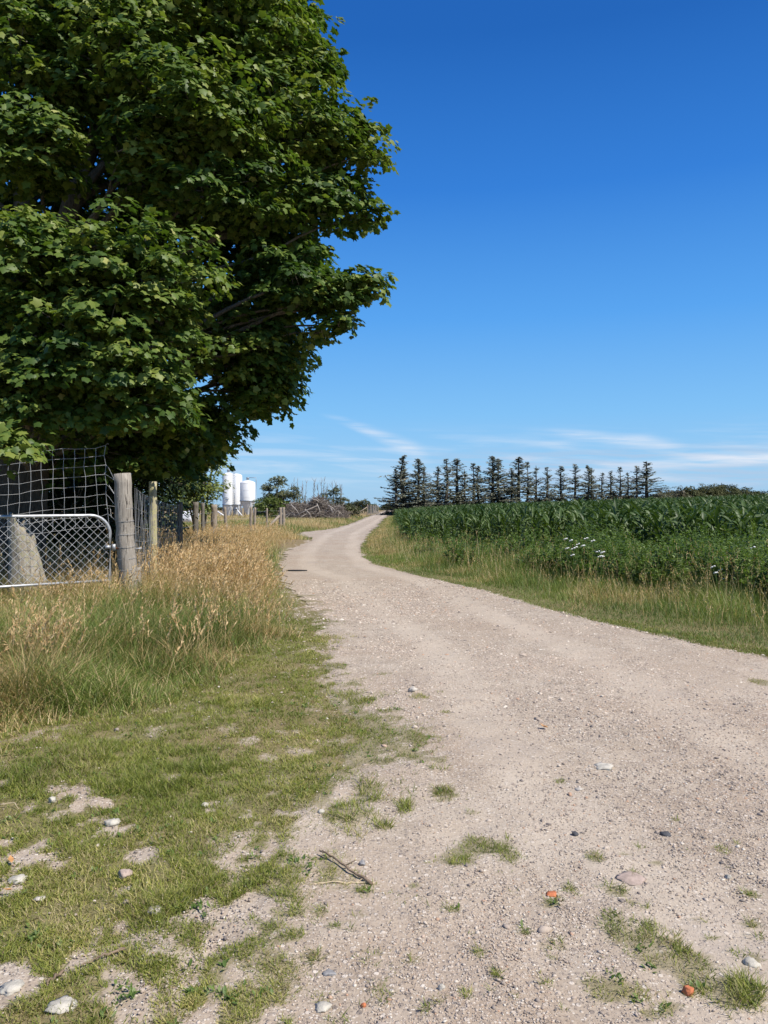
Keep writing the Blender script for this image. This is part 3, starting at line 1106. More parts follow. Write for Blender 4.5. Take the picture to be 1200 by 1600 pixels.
def left_bank():
    green, dry = MB(), MB()
    # dense leafy base of the bank
    N = 190000
    y = 4.6 * np.exp(rng.random(N) * math.log(36 / 4.6))
    x = -(.02 + .56 * rng.random(N)) * y - .3
    M_ = 45000
    y2 = 3.4 * np.exp(rng.random(M_) * math.log(13 / 3.4))
    x = np.concatenate([x, -.56 * y2 - .2 - 2.8 * rng.random(M_)])
    y = np.concatenate([y, y2])
    N = N + M_
    k = tall(x, y) > rng.random(N)
    k &= rng.random(N) < np.clip(1.2 - y / 45, .3, 1)
    k &= x > -11
    x, y = x[k], y[k]
    n = len(x)
    dr = dryness(x, y)
    edge = tall(x, y + .6)
    h = (.10 + .36 * rng.random(n)) * (.35 + .8 * sstep(-.1, 1.3, np.interp(y, [3, 5.2, 6.06, 7.2, 9.3, 12.2, 40], [-3.6, -2.75, -1.85, -1.45, -1.0, -1.35, -3]) - x))
    clump = fbm(x * 2.1, y * 2.1, 15, 3)
    h *= .6 + .9 * sstep(.3, .7, clump)
    w = (.003 + .0035 * rng.random(n)) * (1 + .05 * y)
    pos = np.stack([x, y, hgt(x, y) - .01], -1)
    d = np.clip(np.where(rng.random(n) < .22 + .75 * dr, .45 + .55 * rng.random(n), .1 * rng.random(n)), 0, 1)
    r = np.clip(.1 + .5 * rng.random(n) + .8 * (fbm(x * .9, y * .9, 23, 2) - .45), 0, 1)
    blades(green, pos, h, w, rng.random(n) * 6.28, .1 + .45 * rng.random(n), .2 + .8 * rng.random(n), 3, r, d)
    tag(green.build('bank_grass', M_GRASS), 'tangled green and straw coloured grass on the bank below the gate', 'grass', kind='stuff')

    # tall flowering stems, dry and golden
    N = 85000
    y = 6.6 * np.exp(rng.random(N) ** .85 * math.log(38 / 6.2))
    x = -(.03 + .54 * rng.random(N)) * y - .3
    dn = dryness(x, y)
    cl = fbm(x * 1.6, y * 1.6, 37, 3)
    p = tall(x + .2, y) * np.clip(.012 + .02 * (y > 9) + 1.1 * dn * sstep(.3, .6, cl + .2 * (x > -3.6)), 0, 1) * (1 - .66 * sstep(-2.9, -3.7, x) * (y < 13.5)) * np.where(y < 10, .45, 1) * (1 - .85 * (x < -4.4) * (y > 12.3 + .65 * (x + 4.4)) * (y < 20))
    k = (rng.random(N) < p) & (x > -9) & (rng.random(N) < np.clip(1.25 - y / 40, .3, 1))
    x, y = x[k], y[k]
    n = len(x)
    inner = sstep(0, 1.0, ledge(y) - x - .3)
    h = (.48 + .42 * rng.random(n)) * (.6 + .5 * inner) * (.75 + .25 * sstep(8, 13, y)) * (1 - .22 * sstep(-3.2, -4.2, x) * (y < 13))
    w = (.0022 + .0014 * rng.random(n)) * (1 + .05 * y)
    pos = np.stack([x, y, hgt(x, y) - .01], -1)
    r = np.clip(.15 + .6 * rng.random(n) + .5 * (cl[k] - .5), 0, 1)
    tip, td = blades(dry, pos, h, w, rng.normal(.3, 1.3, n), .03 + .26 * rng.random(n), .05 + .35 * rng.random(n) ** 2, 3, r, .75 + .25 * rng.random(n))
    hm = rng.random(n) < .85
    heads(dry, tip[hm], td[hm], (.075 + .065 * rng.random(hm.sum())) * (1 + .010 * y[hm]), 9)
    tag(dry.build('dry_grass', M_GRASS), 'tall golden dry grass with seed heads between fence and road', 'grass', kind='stuff')


left_bank()


def meadow():
    """rough pasture further along the left side"""
    mb = MB()
    N = 150000
    y = 30 * np.exp(rng.random(N) * math.log(150 / 30))
    x = -.55 * rng.random(N) * y + 3
    k = (x < ledge(y) - .05) & (x > -40) & ~((y < 38) & (x > -7.5))
    x, y = x[k], y[k]
    n = len(x)
    pt = fbm(x * .22, y * .13, 41, 3)
    road = sstep(1.2, .2, ledge(y) - x)
    dr = np.clip(sstep(.36, .56, pt) * (1 - .7 * road) + .15, 0, 1)
    h = (.25 + .4 * rng.random(n)) * (1 - .6 * road) * (.6 + .6 * vn(x * .4, y * .4, 8))
    w = .006 + .00028 * y
    blades(mb, np.stack([x, y, hgt(x, y) - .01], -1), h, w * (.6 + .8 * rng.random(n)), rng.random(n) * 6.28, .1 + .35 * rng.random(n), .5 * rng.random(n), 2,
           np.clip(.2 + .6 * rng.random(n), 0, 1), np.where(rng.random(n) < dr, .6 + .4 * rng.random(n), .15 * rng.random(n)))
    tag(mb.build('meadow_grass', M_GRASS), 'tan and green meadow grass beyond the fence and beside the far road', 'grass', kind='stuff')


meadow()


def right_verge():
    gr, wd = MB(), MB()
    N = 260000
    y = 6.0 * np.exp(rng.random(N) * math.log(130 / 6.0))
    x = redge(y) + rng.random(N) ** 1.1 * np.clip(np.where(y < 34, 1.0 + (34 - y) * .26, 2.2), 1.4, 9)
    k = (x > redge(y)) & (x < .62 * y + 1.2) & ~((y > corn_front(x) + .3) & (x > corn_left(y) + .1))
    k &= rng.random(N) < np.clip(1.25 - y / 60, .35, 1)
    x, y = x[k], y[k]
    n = len(x)
    din = x - redge(y)                           # metres in from the road
    dist = np.where(y < 34, din / np.maximum(1.2 + (34 - y) * .20, 1.3), din / 2.2)
    h = (.05 + .55 * sstep(0, .9, dist + .25 * (fbm(x * 1.2, y * 1.2, 3, 2) - .5)) * (1 - .5 * sstep(17, 27, y))) * (.5 + .8 * rng.random(n)) * (.7 + .6 * vn(x * 1.5, y * 1.2, 91))
    w = (.0028 + .003 * rng.random(n)) * (1 + .05 * y)
    band = np.exp(-((dist - .32) / .28) ** 2)
    dr = np.clip(.03 + .55 * band * sstep(.46, .66, fbm(x * .55, y * .45, 14, 3)) + .4 * (y > 30) * band, 0, 1)
    d = np.where(rng.random(n) < dr, .35 + .65 * rng.random(n), .08 * rng.random(n))
    r = np.clip(.1 + .5 * rng.random(n) + .9 * (fbm(x * .8, y * .8, 29, 2) - .42), 0, 1)
    blades(gr, np.stack([x, y, hgt(x, y) - .01], -1), h, w, rng.random(n) * 6.28, .08 + .35 * rng.random(n), .1 + .7 * rng.random(n), 3, r, d)
    # flowering stems
    m = (rng.random(n) < .028 * (dist > .15) * (dist < .8)) & (y < 45)
    tip, td = blades(gr, np.stack([x[m], y[m], hgt(x[m], y[m])], -1), h[m] * 1.15 + .28, w[m] * .7, rng.random(m.sum()) * 6.28, .05 + .2 * rng.random(m.sum()), .25 * rng.random(m.sum()), 3, rng.random(m.sum()), .5 + .5 * rng.random(m.sum()))
    heads(gr, tip, td, .07 + .05 * rng.random(m.sum()), 6, dry=.8)
    tag(gr.build('verge_grass', M_GRASS), 'green and yellowing grass verge between the road and the maize', 'grass', kind='stuff')

    # tall leafy weeds in front of the maize
    lv = np.array([[0, 0, 0], [.13, .35, .05], [.12, .7, .02], [0, 1, -.10], [-.12, .7, .02], [-.13, .35, .05]])
    lt = np.array([[0, 1, 5], [1, 2, 4], [1, 4, 5], [2, 3, 4]])
    N = 7500
    y = 7.5 * np.exp(rng.random(N) * math.log(36 / 7.5))
    x = redge(y) + rng.random(N) * 9
    din = x - redge(y)
    wdt = np.maximum(1.2 + (34 - y) * .20, 1.3)
    dist = din / wdt
    k = (dist > .5 + .25 * (vn(x * .7, y * .7, 4) - .5)) & (x < .6 * y + 1) & (y < corn_front(x) + .2) & (x > 1.0)
    k &= rng.random(N) < sstep(.25, .55, fbm(x * .5, y * .5, 66, 2) + .25 * (x > 3.5))
    x, y, dist = x[k], y[k], dist[k]
    for xi, yi, di in zip(x, y, dist):
        H = (.52 + 1.0 * (vn(xi * 1.3, yi * .9, 57) - .25) + .55 * rng.random() ** 2) * .69 * (.55 + .5 * min(di, 1.1)) * (1.12 if xi > 4 else .85)
        base = np.array([xi, yi, float(hgt(xi, yi))])
        lean = rng.standard_normal(2) * .12
        tp = base + [lean[0] * H, lean[1] * H, H]
        nb = 1 if yi > 22 else rng.integers(2, 5)
        tone = np.clip(.45 + .5 * (vn(xi * .8, yi * .8, 13) - .5) + .15 * rng.standard_normal(), 0, 1)
        for b in range(nb):
            b0 = base + (tp - base) * (.15 + .5 * rng.random() if b else 0)
            b1 = tp if b == 0 else b0 + np.array([rng.standard_normal() * .16, rng.standard_normal() * .16, .25 + .3 * rng.random()]) * H
            tube(wd, [b0, (b0 + b1) / 2 + rng.standard_normal(3) * .01, b1], [.004, .0035, .002], 3, cap=False, rnd=tone)
            nl = 16 if yi < 22 else 12
            f = .12 + .88 * rng.random(nl) ** .8
            pos = b0 + (b1 - b0) * f[:, None]
            s = (.05 + .06 * rng.random(nl)) * (1.15 - .6 * f) * (1 + .018 * yi)
            R = rotz(rng.random(nl) * 6.28) @ rotx(.1 + .7 * rng.random(nl)) @ roty(rng.standard_normal(nl) * .3)
            wd.stamp(lv, None, lt, pos, R, np.stack([s * 1.5, s, s], -1), rnd=np.clip(tone + .2 * rng.standard_normal(nl), 0, .97))
    tag(wd.build('tall_weeds', M_WEED), 'tall leafy green weeds crowding the edge of the maize', 'weeds', kind='stuff')


right_verge()


def yarrow(x, y, D, label, nh, seed):
    r_ = np.random.default_rng(seed)
    top = P(x, y, D)
    base = np.array([top[0], D, float(hgt(top[0], D))])
    o = empty('white_flower', base)
    sm = MB()
    v1, t1 = ico(1)
    for k in range(nh):
        t = top - base + r_.standard_normal(3) * np.array([.09, .12, .075]) * (nh > 1)
        tube(sm, [[0, 0, 0], t * .5 + r_.standard_normal(3) * .015, t], [.004, .0035, .0025], 4, rnd=.4)
        hm = MB()
        for b in range(9):
            a, rr = r_.random() * 6.28, .034 * r_.random() ** .5
            p = t + [math.cos(a) * rr, math.sin(a) * rr, .012 - 1.5 * rr * rr + .3 * rr * math.cos(a) - .35 * rr * math.sin(a) + .005 * r_.random()]
            tube(sm, [t - [0, 0, .04], p], [.0015, .001], 3, cap=False, rnd=.4)
            hm.add(v1 * np.array([.016, .016, .012]) + p, None, t1)
        hm.build('flower_head', M_FLOWER, o)
    sm.build('stem', M_WEED, o)
    tag(o, label, 'flower', 'white umbel flowers in the verge')


yarrow(891, 848, 15.0, 'tall white umbel flower highest at the left of the dense cluster before the maize', 2, 1)
yarrow(899, 853, 15.2, 'biggest bunch of white umbel flowers in the middle of the dense cluster', 5, 2)
yarrow(886, 858, 14.8, 'single white umbel flower on a bare stem at the edge of the dense cluster', 1, 3)
yarrow(920, 852, 15.3, 'loose small white flowers just beside the dense white cluster', 2, 4)
yarrow(940, 868, 14.6, 'low bunch of white umbel flowers to the side of the big cluster', 3, 5)
yarrow(934, 863, 14.8, 'lone white umbel flower just above the low bunch', 1, 7)
yarrow(1132, 889, 12.6, 'small group of white umbel flowers in deep green weeds', 3, 6)
yarrow(1119, 896, 12.4, 'single low white umbel flower beside a small group in deep green weeds', 1, 8)
yarrow(1176, 857, 13.5, 'one white flower before the dark gap in the tall maize', 1, 9)


# ------------------------------------------------------------------ maize
def maize_mesh(seed, nl=11, seg=6, fold=True, H=1.75):
    """stalk and leaves of one plant in separate collectors"""
    r_ = np.random.default_rng(seed)
    st, lf = MB(), MB()
    top = np.array([r_.standard_normal() * .05, r_.standard_normal() * .05, H * .80])
    tube(st, [[0, 0, -.02], top * .5 + r_.standard_normal(3) * .01, top], [.014, .012, .006], 5, rnd=.75)
    az0 = r_.random() * 6.28
    for k in range(nl):
        f = .10 + .88 * k / (nl - 1)
        b = top * f
        az = az0 + (k % 2) * math.pi + r_.standard_normal() * .35
        up = k / (nl - 1)
        L = (.55 + .35 * math.sin(math.pi * (.15 + .75 * up))) * (.9 + .25 * r_.random())
        el0 = .75 + .55 * up + r_.standard_normal() * .1
        droop = (2.2 - 1.0 * up) * (.7 + .6 * r_.random())
        t = np.linspace(0, 1, seg + 1)
        el = el0 - droop * t ** 1.4
        ds = L / seg
        hx = np.concatenate([[0], np.cumsum(np.cos((el[:-1] + el[1:]) / 2) * ds)])
        hz = np.concatenate([[0], np.cumsum(np.sin((el[:-1] + el[1:]) / 2) * ds)])
        tw = r_.standard_normal() * .9 * t
        w = .043 * np.sin(np.pi * np.clip(.18 + .82 * t, 0, 1)) ** .7 * (1 - t ** 4) + .002
        d = np.array([math.cos(az), math.sin(az), 0])
        s = np.array([-math.sin(az), math.cos(az), 0])
        c = b + hx[:, None] * d + hz[:, None] * np.array([0, 0, 1])
        nn = -np.sin(el)[:, None] * d + np.cos(el)[:, None] * np.array([0, 0, 1])
        side = np.cos(tw)[:, None] * s + np.sin(tw)[:, None] * nn
        n2 = np.cross(side, nrm(np.gradient(c, axis=0)))
        wav = .012 * np.sin(t * 14 + r_.random() * 6)[:, None] * n2
        e1 = c - side * w[:, None] + wav
        e2 = c + side * w[:, None] - wav
        if fold:
            cc = c - np.where(n2[:, 2:] > 0, 1, -1) * n2 * w[:, None] * .35
            v = np.stack([e1, cc, e2], 1).reshape(-1, 3)
            q = []
            for m in range(seg):
                a = 3 * m
                q += [[a, a + 1, a + 4, a + 3], [a + 1, a + 2, a + 5, a + 4]]
        else:
            v = np.stack([e1, e2], 1).reshape(-1, 3)
            q = [[2 * m, 2 * m + 1, 2 * m + 3, 2 * m + 2] for m in range(seg)]
        lf.add(v, q, None, np.clip(.44 + .26 * r_.standard_normal() + .2 * up, 0, 1))
    return st, lf


def in_field(x, y):
    return (y > corn_front(x)) & (x > corn_left(y)) & (y < 185)


def maize():
    # candidate plants on drilled rows
    def grid(sx, sy, y0, y1):
        xs = np.arange(0.5, 110, sx)
        ys = np.arange(y0, y1, sy)
        X, Y = np.meshgrid(xs, ys)
        X = X + (rng.random(X.shape) - .5) * sx * .5
        Y = Y + (rng.random(X.shape) - .5) * sy * .8
        X, Y = X.ravel(), Y.ravel()
        k = in_field(X, Y) & (X < .53 * Y + 2.5)
        return X[k], Y[k]
    x, y = grid(.38, .34, 12, 46)
    # the plants of the first rows, by how near the field's edge they stand
    depth = np.minimum((y - corn_front(x)) * .4, (x - corn_left(y)) * 1.6 + .25 * (y - 34))
    order = np.argsort(depth + .03 * y * 0)
    inview = np.abs(x / y) < .52
    order = [i for i in order if inview[i]]
    first = set(order[:300])
    protos = [maize_mesh(s) for s in range(5)]
    built = []
    for st, lf in protos:
        a = st.build('stalk', M_MAIZE, smooth=True)
        b = lf.build('leaves', M_MAIZE, smooth=True)
        built.append((a, b))
    used = set()
    for n, i in enumerate(order[:300]):
        k = n % 5
        e = empty('maize_plant', (x[i], y[i], float(hgt(x[i], y[i])) - .01), rng.random() * 6.28)
        s = float(np.clip(.64 + .026 * x[i], .64, .85)) * (1 + .09 * rng.standard_normal())
        e.scale = (s * 1.1, s * 1.1, s)
        e.rotation_euler[0], e.rotation_euler[1] = rng.standard_normal(2) * .05
        for o in built[k]:
            c = o if k not in used else o.copy()
            if k in used:
                COL.objects.link(c)
            c.parent = e
        used.add(k)
        tag(e, 'dark green maize plant with arching leaves in the front rows of the field', 'maize', 'maize plants along the edge of the field')
    # everything behind them
    mb = MB()
    rest = np.array([i for i in range(len(x)) if i not in first])

    def fill(xx, yy, tm, sc):
        n = len(xx)
        kind = rng.integers(0, len(tm), n)
        for k, (st, lf) in enumerate(tm):
            m = kind == k
            pos = np.stack([xx[m], yy[m], hgt(xx[m], yy[m])], -1)
            R = rotz(rng.random(m.sum()) * 6.28) @ rotx(rng.standard_normal(m.sum()) * .05)
            s = sc * np.clip(.64 + .020 * xx[m], .64, .84) * (1 + .08 * rng.standard_normal(m.sum()))
            tv = np.concatenate(lf.v)
            tq = np.concatenate(lf.q)
            mb.stamp(tv, tq, None, pos, R, s, rnd=np.clip(rng.normal(.45, .18, m.sum()) , 0, 1))
    fill(x[rest], y[rest], protos, 1.0)
    low = [maize_mesh(20 + s, 8, 4, False) for s in range(4)]
    x2, y2 = grid(.5, .5, 46, 90)
    fill(x2, y2, low, 1.0)
    lower = [maize_mesh(30 + s, 7, 3, False) for s in range(4)]
    x3, y3 = grid(.85, .8, 90, 185)
    fill(x3, y3, lower, 1.0)
    tag(mb.build('maize_field', M_MAIZE, smooth=True), 'dark green maize field stretching back to the conifer row', 'maize field', kind='stuff')


maize()

# ------------------------------------------------------------------ broadleaf trees and shrubs
half = [(.0, .0), (.2, -.06), (.43, .04), (.36, .23), (.56, .50), (.30, .60), (0, .98)]
MAPLE = np.array(half + [(-a, b) for a, b in half[-2:0:-1]])
MAPLE_V = np.concatenate([np.c_[MAPLE, -.30 * (MAPLE[:, 0] ** 2) - .16 * MAPLE[:, 1] ** 2], [[0, .36, .02]]])
MAPLE_T = np.array([[len(MAPLE), k, (k + 1) % len(MAPLE)] for k in range(len(MAPLE))])
OVAL_V = np.array([[0, 0, 0], [.26, .3, .04], [.22, .7, .02], [0, 1, -.12], [-.22, .7, .02], [-.26, .3, .04]])
OVAL_T = np.array([[0, 1, 5], [1, 2, 4], [1, 4, 5], [2, 3, 4]])


def pad_leaves(mb, c, out, R, thick, n, size, tv, tt, up=1.0, tone=.5, jit=.45):
    """one leafy bough end: a drooping dome of leaves"""
    u = rng.random(n) ** .5
    a = rng.random(n) * 6.28
    o = nrm(out * np.array([1, 1, .55]))
    side = nrm(np.cross(o, [0, 0, 1.0]))
    upv = np.cross(side, o)
    lx = R * 1.15 * u * np.cos(a)
    ly = R * .85 * u * np.sin(a)
    lz = thick * (1 - u ** 2) * (rng.random(n) * 1.1 - .1) - .45 * R * u ** 2 * (rng.random(n) * .7 + .3)
    p = c + lx[:, None] * o + ly[:, None] * side + lz[:, None] * upv
    rad = nrm(lx[:, None] * o + ly[:, None] * side + rng.standard_normal((n, 3)) * .15 * R)
    nr = nrm(rad * (.30 + .35 * u[:, None]) + np.array([0, 0, up]) + o * .20 + rng.standard_normal((n, 3)) * jit)
    fw = nrm(rad * .8 + o * .5 + np.array([0, 0, -.45]) + rng.standard_normal((n, 3)) * .45)
    s = size * (.55 + .8 * rng.random(n))
    r = np.clip(tone + .2 * rng.standard_normal(n), 0, .955)
    r = np.where(rng.random(n) < .004, 1.0, r)
    mb.stamp(tv, None, tt, p, frame(nr, fw), s, rnd=r)


def crown_pads(mb, twigs, c, rad, npads, size, tv, tt, leaves=46, padR=.5, root=None, fill=.18, tone=.5, lowcut=-.75, gap=0):
    """pads over the shell of one limb's leaf mass"""
    k = tries = 0
    pts = []
    while k < npads:
        d = rng.standard_normal(3)
        d /= np.linalg.norm(d)
        if d[2] < lowcut:
            continue
        f = (.78 + .25 * rng.random()) if rng.random() > fill else .3 + .45 * rng.random()
        p = c + d * rad * f
        if gap and tries < npads * 12 and any(np.sum(((p - q[0]) * [1, 1, 1.5]) ** 2) < gap * gap for q in pts):
            tries += 1
            continue
        out = d * np.array([1, 1, .6])
        if root is not None:
            out = out + .8 * nrm(p - root)
        pr = padR * (.65 + .7 * rng.random())
        pad_leaves(mb, p, nrm(out + .35 * rng.standard_normal(3)), pr, pr * .6, int(leaves * (pr / padR) ** 1.5) + 6, size, tv, tt, tone=tone + .15 * rng.standard_normal())
        pts.append((p, pr))
        k += 1
    if twigs is not None:
        for p, pr in pts:
            if rng.random() < .6:
                m = c + (p - c) * .45 + rng.standard_normal(3) * .12 - [0, 0, .1]
                tube(twigs, bez(c, m, p - nrm(p - c) * .2, p, 6), np.linspace(.02, .006, 6), 4, cap=False)


def limb(mb, pts, r0, r1, sides=8, n=14, wob=.12):
    pts = np.asarray(pts, float)
    s = np.linspace(0, 1, len(pts))
    t = np.linspace(0, 1, n)
    c = np.stack([np.interp(t, s, pts[:, i]) for i in range(3)], -1)
    for _ in range(2):
        c[1:-1] = (c[:-2] + 2 * c[1:-1] + c[2:]) / 4
    tube(mb, c, np.linspace(r0, r1, n), sides, wob=wob)


def sycamore():
    base = np.array([-7.75, 16.2, 0])
    o = empty('sycamore_tree', base)
    tr, lv, br = MB(), MB(), MB()
    D0 = 2.3                     # the leaf masses stand this much further back than first measured
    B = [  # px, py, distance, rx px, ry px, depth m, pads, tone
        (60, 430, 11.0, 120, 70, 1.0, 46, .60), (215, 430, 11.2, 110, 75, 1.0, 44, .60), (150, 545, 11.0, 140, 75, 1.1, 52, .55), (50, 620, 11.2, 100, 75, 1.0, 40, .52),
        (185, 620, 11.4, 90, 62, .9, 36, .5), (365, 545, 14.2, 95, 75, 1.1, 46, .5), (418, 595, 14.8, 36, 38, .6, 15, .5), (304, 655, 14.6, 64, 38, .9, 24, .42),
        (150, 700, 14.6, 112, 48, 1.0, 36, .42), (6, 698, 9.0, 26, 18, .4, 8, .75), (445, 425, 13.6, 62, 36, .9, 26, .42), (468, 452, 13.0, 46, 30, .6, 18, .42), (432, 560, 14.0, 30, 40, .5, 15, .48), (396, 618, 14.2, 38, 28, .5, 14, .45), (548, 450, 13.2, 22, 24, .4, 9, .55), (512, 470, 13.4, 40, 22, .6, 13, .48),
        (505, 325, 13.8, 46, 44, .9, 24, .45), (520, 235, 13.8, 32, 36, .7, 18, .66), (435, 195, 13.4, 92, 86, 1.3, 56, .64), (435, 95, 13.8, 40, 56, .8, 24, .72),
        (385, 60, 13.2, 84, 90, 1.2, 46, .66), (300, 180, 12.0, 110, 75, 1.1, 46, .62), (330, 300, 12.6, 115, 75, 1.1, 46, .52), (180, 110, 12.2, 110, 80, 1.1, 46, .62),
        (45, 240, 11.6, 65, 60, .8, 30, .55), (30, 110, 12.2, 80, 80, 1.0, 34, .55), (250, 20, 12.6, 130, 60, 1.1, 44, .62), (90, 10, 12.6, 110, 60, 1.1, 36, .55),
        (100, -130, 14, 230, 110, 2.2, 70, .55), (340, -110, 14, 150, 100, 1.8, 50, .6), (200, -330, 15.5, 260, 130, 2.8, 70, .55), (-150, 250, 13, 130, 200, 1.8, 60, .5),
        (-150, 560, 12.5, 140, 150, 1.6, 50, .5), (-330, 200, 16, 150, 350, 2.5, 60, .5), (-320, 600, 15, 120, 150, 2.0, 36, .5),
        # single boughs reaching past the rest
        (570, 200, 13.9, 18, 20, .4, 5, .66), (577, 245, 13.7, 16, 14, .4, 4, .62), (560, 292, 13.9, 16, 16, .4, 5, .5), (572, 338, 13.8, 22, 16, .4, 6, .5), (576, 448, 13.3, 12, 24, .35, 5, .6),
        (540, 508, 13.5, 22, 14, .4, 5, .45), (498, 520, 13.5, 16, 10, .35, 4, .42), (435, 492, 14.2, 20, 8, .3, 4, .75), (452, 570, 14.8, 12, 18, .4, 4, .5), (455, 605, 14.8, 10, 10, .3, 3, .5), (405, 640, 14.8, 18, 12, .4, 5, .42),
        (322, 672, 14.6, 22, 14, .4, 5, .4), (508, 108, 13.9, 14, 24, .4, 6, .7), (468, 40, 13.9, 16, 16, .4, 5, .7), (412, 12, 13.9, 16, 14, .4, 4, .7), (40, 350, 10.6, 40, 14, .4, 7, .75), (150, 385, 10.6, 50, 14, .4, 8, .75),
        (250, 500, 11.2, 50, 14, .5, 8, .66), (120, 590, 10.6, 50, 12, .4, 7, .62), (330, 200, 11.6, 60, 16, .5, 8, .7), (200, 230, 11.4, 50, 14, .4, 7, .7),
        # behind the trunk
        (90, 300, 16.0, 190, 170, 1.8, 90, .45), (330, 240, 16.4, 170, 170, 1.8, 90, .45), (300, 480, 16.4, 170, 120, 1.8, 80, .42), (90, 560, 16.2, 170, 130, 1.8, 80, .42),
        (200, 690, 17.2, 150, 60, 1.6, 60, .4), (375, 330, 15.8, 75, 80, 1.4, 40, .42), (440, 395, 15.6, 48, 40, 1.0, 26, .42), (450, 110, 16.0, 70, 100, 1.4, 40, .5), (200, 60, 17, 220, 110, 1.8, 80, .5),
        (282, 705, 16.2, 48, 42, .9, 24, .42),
    ]
    trunk_top = np.array([-7.0, 16.0, 5.2]) - base
    forkA = np.array([-6.55, 15.8, 7.6]) - base
    forkB = np.array([-7.55, 16.0, 8.0]) - base
    limb(tr, [[0, 0, -.1], [.05, 0, 1.2], [.25, -.05, 3.2], trunk_top], .62, .40, 16, 18, .10)
    # root flare
    for k in range(6):
        a = k / 6 * 6.28 + .3
        tube(tr, [[math.cos(a) * .35, math.sin(a) * .35, .55], [math.cos(a) * .6, math.sin(a) * .6, .12], [math.cos(a) * .95, math.sin(a) * .95, -.1]], [.24, .2, .1], 8, wob=.15)
    limb(br, [trunk_top + [.1, 0, -.3], (trunk_top + forkA) / 2 + [.05, 0, 0], forkA, forkA + [.8, .3, 2.6], forkA + [2.0, .5, 5.8]], .30, .09, 10, 18)
    limb(br, [trunk_top + [-.12, 0, -.3], (trunk_top + forkB) / 2 + [-.1, 0, 0], forkB, forkB + [-.1, .2, 3.2], forkB + [.5, .4, 7]], .27, .08, 10, 18)
    pathA = np.array([[.05, 0, 1.2], [.25, -.05, 3.2], trunk_top, forkA, forkA + [.8, .3, 2.6], forkA + [2.0, .5, 5.8]])
    pathB = np.array([[.05, 0, 1.2], [.25, -.05, 3.2], trunk_top, forkB, forkB + [-.1, .2, 3.2], forkB + [.5, .4, 7]])
    for k, (x, y, D, rx, ry, dz, npd, tone) in enumerate(B):
        D = D + D0
        c = P(x, y, D) - base
        rad = np.array([rx / FPX * D, dz, ry / FPX * D])
        # limb from trunk or fork to the mass
        zz = float(np.clip(c[2] - .55 * np.hypot(c[0], c[1]) + .9 * (rng.random() - .5), 2.3, 12.0))
        pth = pathA if (c[0] > .6 or (c[0] > -.6 and k % 2)) else pathB
        r0 = np.array([np.interp(zz, pth[:, 2], pth[:, q]) for q in range(3)])
        far = np.linalg.norm(c - r0)
        m1 = r0 + (c - r0) * .35 + [0, 0, .12 * far]
        m2 = r0 + (c - r0) * .75 + [0, 0, .10 * far]
        bp = bez(r0, m1, m2, c, 10)
        bp[1:-1] += rng.standard_normal((8, 3)) * .05 * far ** .7
        limb(br, bp, (.030 + .012 * far) if npd > 9 else .018 + .005 * far, .014, 7, 14)
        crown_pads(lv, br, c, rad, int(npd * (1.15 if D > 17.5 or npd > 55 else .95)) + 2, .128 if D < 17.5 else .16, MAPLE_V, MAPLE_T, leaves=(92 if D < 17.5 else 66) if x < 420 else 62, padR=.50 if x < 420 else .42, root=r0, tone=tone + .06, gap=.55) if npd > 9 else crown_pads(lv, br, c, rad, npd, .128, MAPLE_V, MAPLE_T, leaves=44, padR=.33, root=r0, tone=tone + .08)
    tr.build('trunk', M_TRUNK, o, smooth=True)
    br.build('branches', M_BARK, o, smooth=True)
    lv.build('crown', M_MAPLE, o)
    tag(o, 'huge dark green sycamore tree whose crown overhangs the gate and fence', 'tree')


sycamore()


def shrub(name, label, cat, base, masses, mat, size=.09, leaves=40, padR=.4, stem=.05, tv=OVAL_V, tt=OVAL_T, group=None, stemmat=None, tone=.5, trunkname='stem'):
    """masses: (dx, dy, z, rx, ry, rz, pads)"""
    base = np.array([base[0], base[1], float(hgt(base[0], base[1]))])
    o = empty(name, base)
    st, lv = MB(), MB()
    for dx, dy, z, rx, ry, rz, n in masses:
        c = np.array([dx, dy, z])
        limb(st, [[dx * .15, dy * .15, -.05], [dx * .4, dy * .4, z * .45], c, c + [dx * .2, 0, rz * .6]], stem, stem * .25, 6, 9)
        crown_pads(lv, st, c, np.array([rx, ry, rz]), n, size, tv, tt, leaves=leaves, padR=padR, tone=tone, fill=.3, lowcut=-1.1)
    st.build(trunkname, stemmat or M_BARK, o, smooth=True)
    lv.build('foliage', mat, o)
    return tag(o, label, cat, group)


# second big tree behind, closing off the sky
shrub('sycamore_tree', 'broad shadowed tree standing behind the big sycamore', 'tree', (-14.5, 25, 0),
      [(0, 0, 8, 4.5, 3, 3.5, 90), (4.5, -1, 6.5, 3.0, 2.5, 2.5, 70), (-4, 0, 6, 4, 3, 3, 60), (2, -.5, 4.2, 4.2, 2, 1.8, 80), (-4, -1, 3.2, 3.5, 2, 2, 50), (5.6, 0, 4.6, 2.0, 2, 1.6, 46)], M_MAPLE, .24, 46, .8, .3, MAPLE_V, MAPLE_T, tone=.4, trunkname='trunk')
shrub('shrub', 'shadowed shrub filling the gap behind the gate', 'shrub', (-9.6, 19.5, 0), [(0, 0, 1.3, 2.0, 1.1, 1.5, 60), (-1.5, .5, 2.2, 1.6, 1.2, 1.4, 40), (1.5, .3, 1.4, 1.3, 1, 1.3, 40), (0, .4, 2.9, 1.8, 1.2, 1.1, 40)], M_DARKLEAF, .12, 46, .5)
